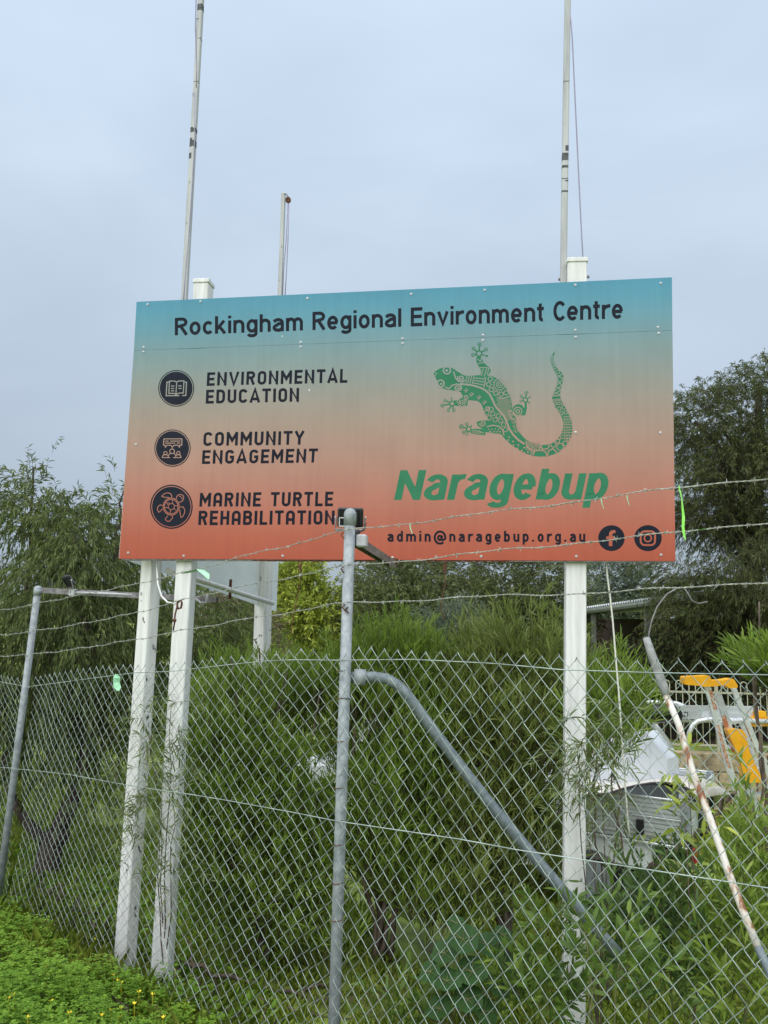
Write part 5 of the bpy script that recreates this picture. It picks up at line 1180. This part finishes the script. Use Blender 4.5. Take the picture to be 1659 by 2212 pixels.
# ---- plant with large round leaves
bs = px(1010,2240,4.75); bs[2] = gz(bs[0], bs[1])
big = thing('round_leaf_plant', bs, 'low plant with big round dark green leaves at the bottom centre', 'plant')
def round_leaf(c, nrm, r):
    nrm = unit(nrm); a = unit(np.cross(nrm, V(.2,.9,.3))); b_ = np.cross(nrm, a); v = [c]
    for k in range(16):
        q = 2*math.pi*k/16; rr_ = r*(1+.06*math.sin(5*q)+.05*math.sin(3*q+1))*(.80 if k == 0 else 1); v.append(c + rr_*(a*math.cos(q)+b_*math.sin(q)) + nrm*r*(.18+.07*math.sin(4*q)))
    return MB().add(v, [(0, i, i % 16 + 1) for i in range(1, 17)])
for (x, y, r, nx) in ((1000,2030,.115,.1),(1060,2045,.12,.25),(960,2060,.10,-.2),(1090,2080,.10,.4),(1020,2100,.12,.0),(965,2120,.11,-.3),(1070,2130,.11,.3),(1010,2160,.11,.05),(930,2100,.085,-.5),(1110,2130,.09,.6),(1045,2185,.10,.2),(950,2180,.10,-.2),(1085,2020,.075,.2),(985,1995,.07,.0),(1130,2060,.07,.5)):
    c = px(x, y, 4.55 + .0012*(2100-y) + random.uniform(-.05,.05))
    lf = round_leaf(c, V(nx+random.uniform(-.35,.35), -.55+random.uniform(-.3,.3), .8), r*.78).build('leaf', M['lf_round'], big)
    vn = MB(); nn = unit(V(0,-.6,.7)); vs_ = [np.array(p.co) + np.array(world_of(big)) for p in lf.data.vertices]
    for k in range(1, 17, 3): vn.tube([vs_[0] + V(0,-.002,.003), vs_[0]*.45 + vs_[k]*.55 + V(0,-.003,.004), vs_[k]*.93 + vs_[0]*.07 + V(0,-.002,.003)], [.0022,.0016,.0008], 4)
    vn.build('veins', M['stem_green'], lf)
    MB().tube([c, c*.5 + V(bs[0], bs[1]+.02, bs[2])*.5 + V(0,.06,.06), V(bs[0]+random.uniform(-.05,.05), bs[1]+.1, bs[2])], .004, 5).build('stalk', M['stem_green'], lf)

# ---- background trees
def bgtree(name, label, spec, n, seed, leafm, L, W, per, base_px, Y, r=.14, droop=.2, leafdrop=.2, gap=-.25, gs=1.1, tl=.55, group='trees behind the yard', axis=(0,0,.3)):
    C, Rr = lobes(spec); b0, u0 = sample_lobes(C, Rr, n, .5, gap, gs, seed)
    lv, tw = sprays(b0, u0, per, tl, axis, .9, droop, L, W, .7, False, .2, leafdrop, .004)
    b = px(*base_px, Y); b[2] = gz(b[0], b[1])-.1
    top_ = C[int(np.argmax(C[:,2]))]; lims = [([b, b*.5+top_*.5*V(1,1,1)+V(.1,0,0), top_], r, r*.25)]
    for c in C[:5]: lims.append(([b*.55+top_*.45, c*.6+(b*.3+top_*.7)*.4, c], r*.35, r*.1))
    return plant(name, label, 'tree', b, lv, tw, leafm, 'bark', lims, group)
bgtree('casuarina_tree', 'big dark drooping tree rising at the right edge beyond the sign', [(1500,910,15,60,60,1.2),(1570,940,15,110,110,2),(1650,900,15,110,110,2),(1520,1050,14.6,90,120,1.6),(1620,1080,14.4,130,130,2),(1720,1040,14.5,120,180,2),(1530,1185,14.5,110,120,1.6),(1640,1215,14.2,120,120,1.8),(1540,1325,14.2,100,80,1.3),(1640,1365,14.0,120,100,1.5),(1640,830,15.2,60,40,1),(1600,1455,13.8,110,50,1),(1470,1130,14.8,50,160,1.2)], 7200, 31, 'lf_dark', .11, .012, 13, (1600,1600), 14.6, .24, .55, .6, -.22, 1.5, .5)
bgtree('yellow_tree', 'yellow green leafy tree under the sign left of the centre fence post', [(680,1285,24,60,60,1.6),(640,1295,24,45,60,1.4),(720,1275,24,50,60,1.4),(690,1340,23,80,50,1.6),(660,1245,24,45,30,1),(715,1250,24,40,30,1)], 2200, 32, 'lf_lime', .15, .05, 9, (680,1420), 24, .2)
bgtree('olive_tree', 'dark olive tree under the middle of the sign', [(830,1270,22,70,60,1.8),(890,1255,22,80,60,1.8),(960,1260,22,80,60,1.8),(900,1320,21,110,60,2),(800,1320,22,55,50,1.4)], 2300, 33, 'lf_olive', .13, .04, 10, (880,1420), 22, .2)
bgtree('olive_tree', 'dense dark green tree under the sign towards the right post', [(1040,1260,20,90,80,1.8),(1120,1250,20,90,80,1.8),(1190,1250,20.5,70,80,1.6),(1080,1330,19.5,120,60,2),(1190,1330,20,80,60,1.6)], 2500, 34, 'lf_olive', .12, .036, 10, (1110,1430), 20, .2)
bgtree('grey_tree', 'grey green tree above the house roof right of the right post', [(1300,1260,26,60,55,1.6),(1350,1280,26,50,45,1.4),(1400,1260,26,55,60,1.6),(1320,1310,25.5,70,25,1.4)], 1500, 35, 'lf_grey', .14, .045, 9, (1330,1420), 26, .18)
bgtree('grey_bush', 'pale grey green bush behind the dip in the wattles', [(960,1370,13,50,45,.7),(1000,1350,13.5,40,40,.7),(920,1390,13,40,40,.6)], 700, 36, 'lf_grey', .09, .02, 9, (960,1480), 13, .05, .1, .1, -.3, 2, .3, 'shrubs in the garden beyond')
bgtree('dry_bush', 'dry brownish brush behind the grubby rear post', [(500,1350,15,45,50,.8),(540,1380,15,50,50,.8)], 420, 37, 'lf_dry', .11, .012, 10, (520,1480), 15, .05, .3, .2, -.1, 2.0, .4, 'shrubs in the garden beyond')
bgtree('dark_hedge', 'dark hedge with reddish new leaves behind the hoop-top fence', [(1300,1450,15.4,80,45,.8),(1400,1450,15.2,90,45,.8),(1490,1420,15,90,60,.8),(1580,1440,14.8,90,60,.8),(1670,1430,14.6,80,60,.8),(1350,1500,15,100,60,.6),(1480,1510,14.8,100,60,.6),(1600,1510,14.5,100,60,.6)], 3300, 38, 'lf_hedge', .075, .028, 9, (1450,1640), 14.9, .06, .1, .05, -.45, 2, .25, 'shrubs in the garden beyond')
bgtree('lime_shrub', 'bright green garden shrub on the bank behind the left tree', [(190,1560,15,60,60,.8),(260,1540,15,50,50,.8),(120,1600,15,60,50,.8)], 500, 39, 'lf_lime', .10, .03, 8, (190,1660), 15, .05, .1, .05, -.4, 2, .3, 'shrubs in the garden beyond')
# far wood closing the view
b0 = np.stack([RNG.uniform(-60,70,9000), RNG.uniform(48,62,9000), np.zeros(9000)], -1)
b0[:,2] = ground_z(b0[:,0], b0[:,1]) + RNG.random(9000)**.8*(2.3 + 1.0*np.sin(b0[:,0]*.35) + .7*np.sin(b0[:,0]*.9+2))
lv, tw = sprays(b0, rnd_unit(len(b0)), 7, .8, (0,0,.4), .9, .2, .42, .16, .8, False, .2, .1, .01)
o = tris_object('far_woodland', *lv, M['lf_olive']); tag(o, 'distant band of dark trees closing the horizon', 'woodland', None, 'stuff')

# ---- clover, lawn and flowers
def fence_d(X, Y): return (X+.18)*.588+(Y-3.66)*.809
def left_line(X, Y): return (X-C0[0])*.707 + (Y-C0[1])*.707              # behind the left fence > 0
n = 38000; X = RNG.uniform(-4.2,.1,n*3); Y = RNG.uniform(2.6,7.2,n*3); dl = left_line(X, Y) + .25*np.sin(X*2.3)+.12*np.sin(X*7)
keep = (dl < .12) & (dl > -1.7) & (RNG.random(n*3) < np.clip(1.15+dl*.35, .2, 1)) & ~((X > -.78) & (dl > -.55)); X, Y, dl = X[keep][:n], Y[keep][:n], dl[keep][:n]
hgt = (.03 + .17*RNG.random(len(X))**1.3) * np.clip(1.1 - .0*dl, .4, 1.1) * (1+.35*np.sin(X*5+1)*np.sin(Y*4) + .35*np.sin(X*11)*np.sin(Y*13+2)); Pc = np.stack([X, Y, ground_z(X, Y)+hgt], -1)
ang0 = RNG.uniform(0, 6.28, len(X)); parts = []
for k in range(3):
    q = ang0 + k*2.094; D = np.stack([np.cos(q), np.sin(q), RNG.uniform(-.25,.35,len(X))], -1); D = nrm_(D); s_ = RNG.uniform(.6,1.25,len(X))*.0165
    S = np.stack([-np.sin(q), np.cos(q), np.zeros(len(X))], -1); tipm = Pc + D*s_[:,None]*.86
    v = np.stack([Pc, Pc + D*s_[:,None]*.8 - S*s_[:,None]*.52, Pc + D*s_[:,None] - S*s_[:,None]*.22, tipm, Pc + D*s_[:,None] + S*s_[:,None]*.22, Pc + D*s_[:,None]*.8 + S*s_[:,None]*.52], 1)
    f = np.array([[0,1,2],[0,2,3],[0,3,4],[0,4,5]]); parts.append((v.reshape(-1,3), (f[None]+(np.arange(len(X))*6)[:,None,None]).reshape(-1,3)))
bt = Pc.copy(); bt[:,2] = ground_z(X, Y)-.01; bt[:,:2] += RNG.normal(size=(len(X),2))*.01
parts.append(thin_tubes(bt[::3], Pc[::3], .0012, .0009))
o = tris_object('clover_patch', *merge(parts), M['clover']); tag(o, 'lush green clover at the foot of the left fence', 'clover', None, 'stuff')
def blades(X, Y, h, w, mat, name, label, lean=.5):
    n = len(X); P = np.stack([X, Y, ground_z(X, Y)-.005], -1); D = nrm_(np.stack([RNG.normal(size=n)*lean, RNG.normal(size=n)*lean, np.ones(n)], -1))
    o = tris_object(name, *leaf_geo(P, D, h, w, .3, False, 0), M[mat]); return tag(o, label, 'grass', None, 'stuff')
n = 85000; X = RNG.uniform(-8,6.5,n*2); Y = RNG.uniform(3.0,16,n*2); k_ = (fence_d(X, Y) > .1) & (left_line(X, Y) > .15) & ((Y < WALL_Y-.2) | (X < WALL_X0)) & (fnoise(np.stack([X,Y,X*0],-1), 1.3, 4) > -.35); X, Y = X[k_][:n], Y[k_][:n]
blades(X, Y, RNG.uniform(.04,.14,len(X)), RNG.uniform(.004,.009,len(X)), 'grass', 'lawn_grass', 'yellow green grass of the yard behind the fence')
n = 9000; X = RNG.uniform(-.9,2.6,n*3); Y = RNG.uniform(1.6,4.2,n*3); k_ = (fence_d(X, Y) < .1) & (fence_d(X, Y) > -1.2); X, Y = X[k_][:n], Y[k_][:n]
blades(X, Y, RNG.uniform(.05,.22,len(X)), RNG.uniform(.004,.008,len(X)), 'grass', 'verge_grass', 'rough grass along the near side of the fence')
n = 4500; X = RNG.uniform(-4.2,.0,n*4); Y = RNG.uniform(2.8,7.2,n*4); dl = left_line(X, Y); k_ = (dl < .35) & (dl > -1.6) & (fnoise(np.stack([X,Y,X*0],-1), 2.1, 9) > -.1); X, Y = X[k_][:n], Y[k_][:n]
blades(X, Y, RNG.uniform(.10,.30,len(X)), RNG.uniform(.003,.007,len(X)), 'grass', 'clover_grass', 'thin grass stalks standing up through the clover', .35)
n = 1500; X = RNG.uniform(-4.2,.3,n*4); Y = RNG.uniform(2.8,7.4,n*4); dl = left_line(X, Y); k_ = (dl < .6) & (dl > -.6); X, Y = X[k_][:n], Y[k_][:n]
blades(X, Y, RNG.uniform(.08,.22,len(X)), RNG.uniform(.003,.006,len(X)), 'lf_dry', 'dry_grass', 'dry straw stalks at the foot of the left fence', .6)
# broad weeds on the lawn behind the left fence
n = 900; X = RNG.uniform(-4.5,-.6,n*3); Y = RNG.uniform(4.8,8.5,n*3); k_ = left_line(X, Y) > .1; X, Y = X[k_][:n], Y[k_][:n]
b0 = np.stack([X, Y, ground_z(X, Y)], -1); lv, tw = sprays(b0, rnd_unit(len(b0))*V(1,1,.1), 7, .10, (0,0,.6), .8, .1, .06, .02, .9, True, .2, .0, .001)
tag(tris_object('weeds', *lv, M['clover']), 'mixed green weeds between the left posts and the tree', 'weeds', None, 'stuff')
fl0 = None
for (x, y) in ((8,1952),(22,1957),(40,1995),(185,2024),(205,2030),(170,2040),(188,2048),(95,2085),(98,2092),(165,2105),(245,2108),(255,2120),(262,2125),(30,2150),(18,2158),(290,2170),(262,2180),(240,2185),(258,2200),(220,2195),(300,2145),(330,2150),(352,2200),(400,2130),(365,2090),(378,2098),(150,2190),(60,2200),(110,2165),(205,2070)):
    d = ray(x, y); k = None
    for yy in np.arange(3.2, 7.5, .02):
        p = EYE + d*(yy/d[1])
        if p[2] <= gz(p[0], p[1]) + .17: k = p; break
    if k is None: continue
    m_ = MB(); g0 = gz(k[0], k[1]); m_.tube([V(k[0]+.01,k[1],g0), k], .0013, 4)
    for j in range(5):
        q = j*1.257+random.random(); a = V(math.cos(q), math.sin(q), .9); s_ = V(-math.sin(q), math.cos(q), 0)
        m_.add([k, k+a*.008-s_*.004, k+a*.014, k+a*.008+s_*.004], [(0,1,2),(0,2,3)])
    tag(m_.build('yellow_flower', M['petal']), 'small yellow sourgrass flower in the clover at lower left', 'flower', 'yellow flowers in the clover')
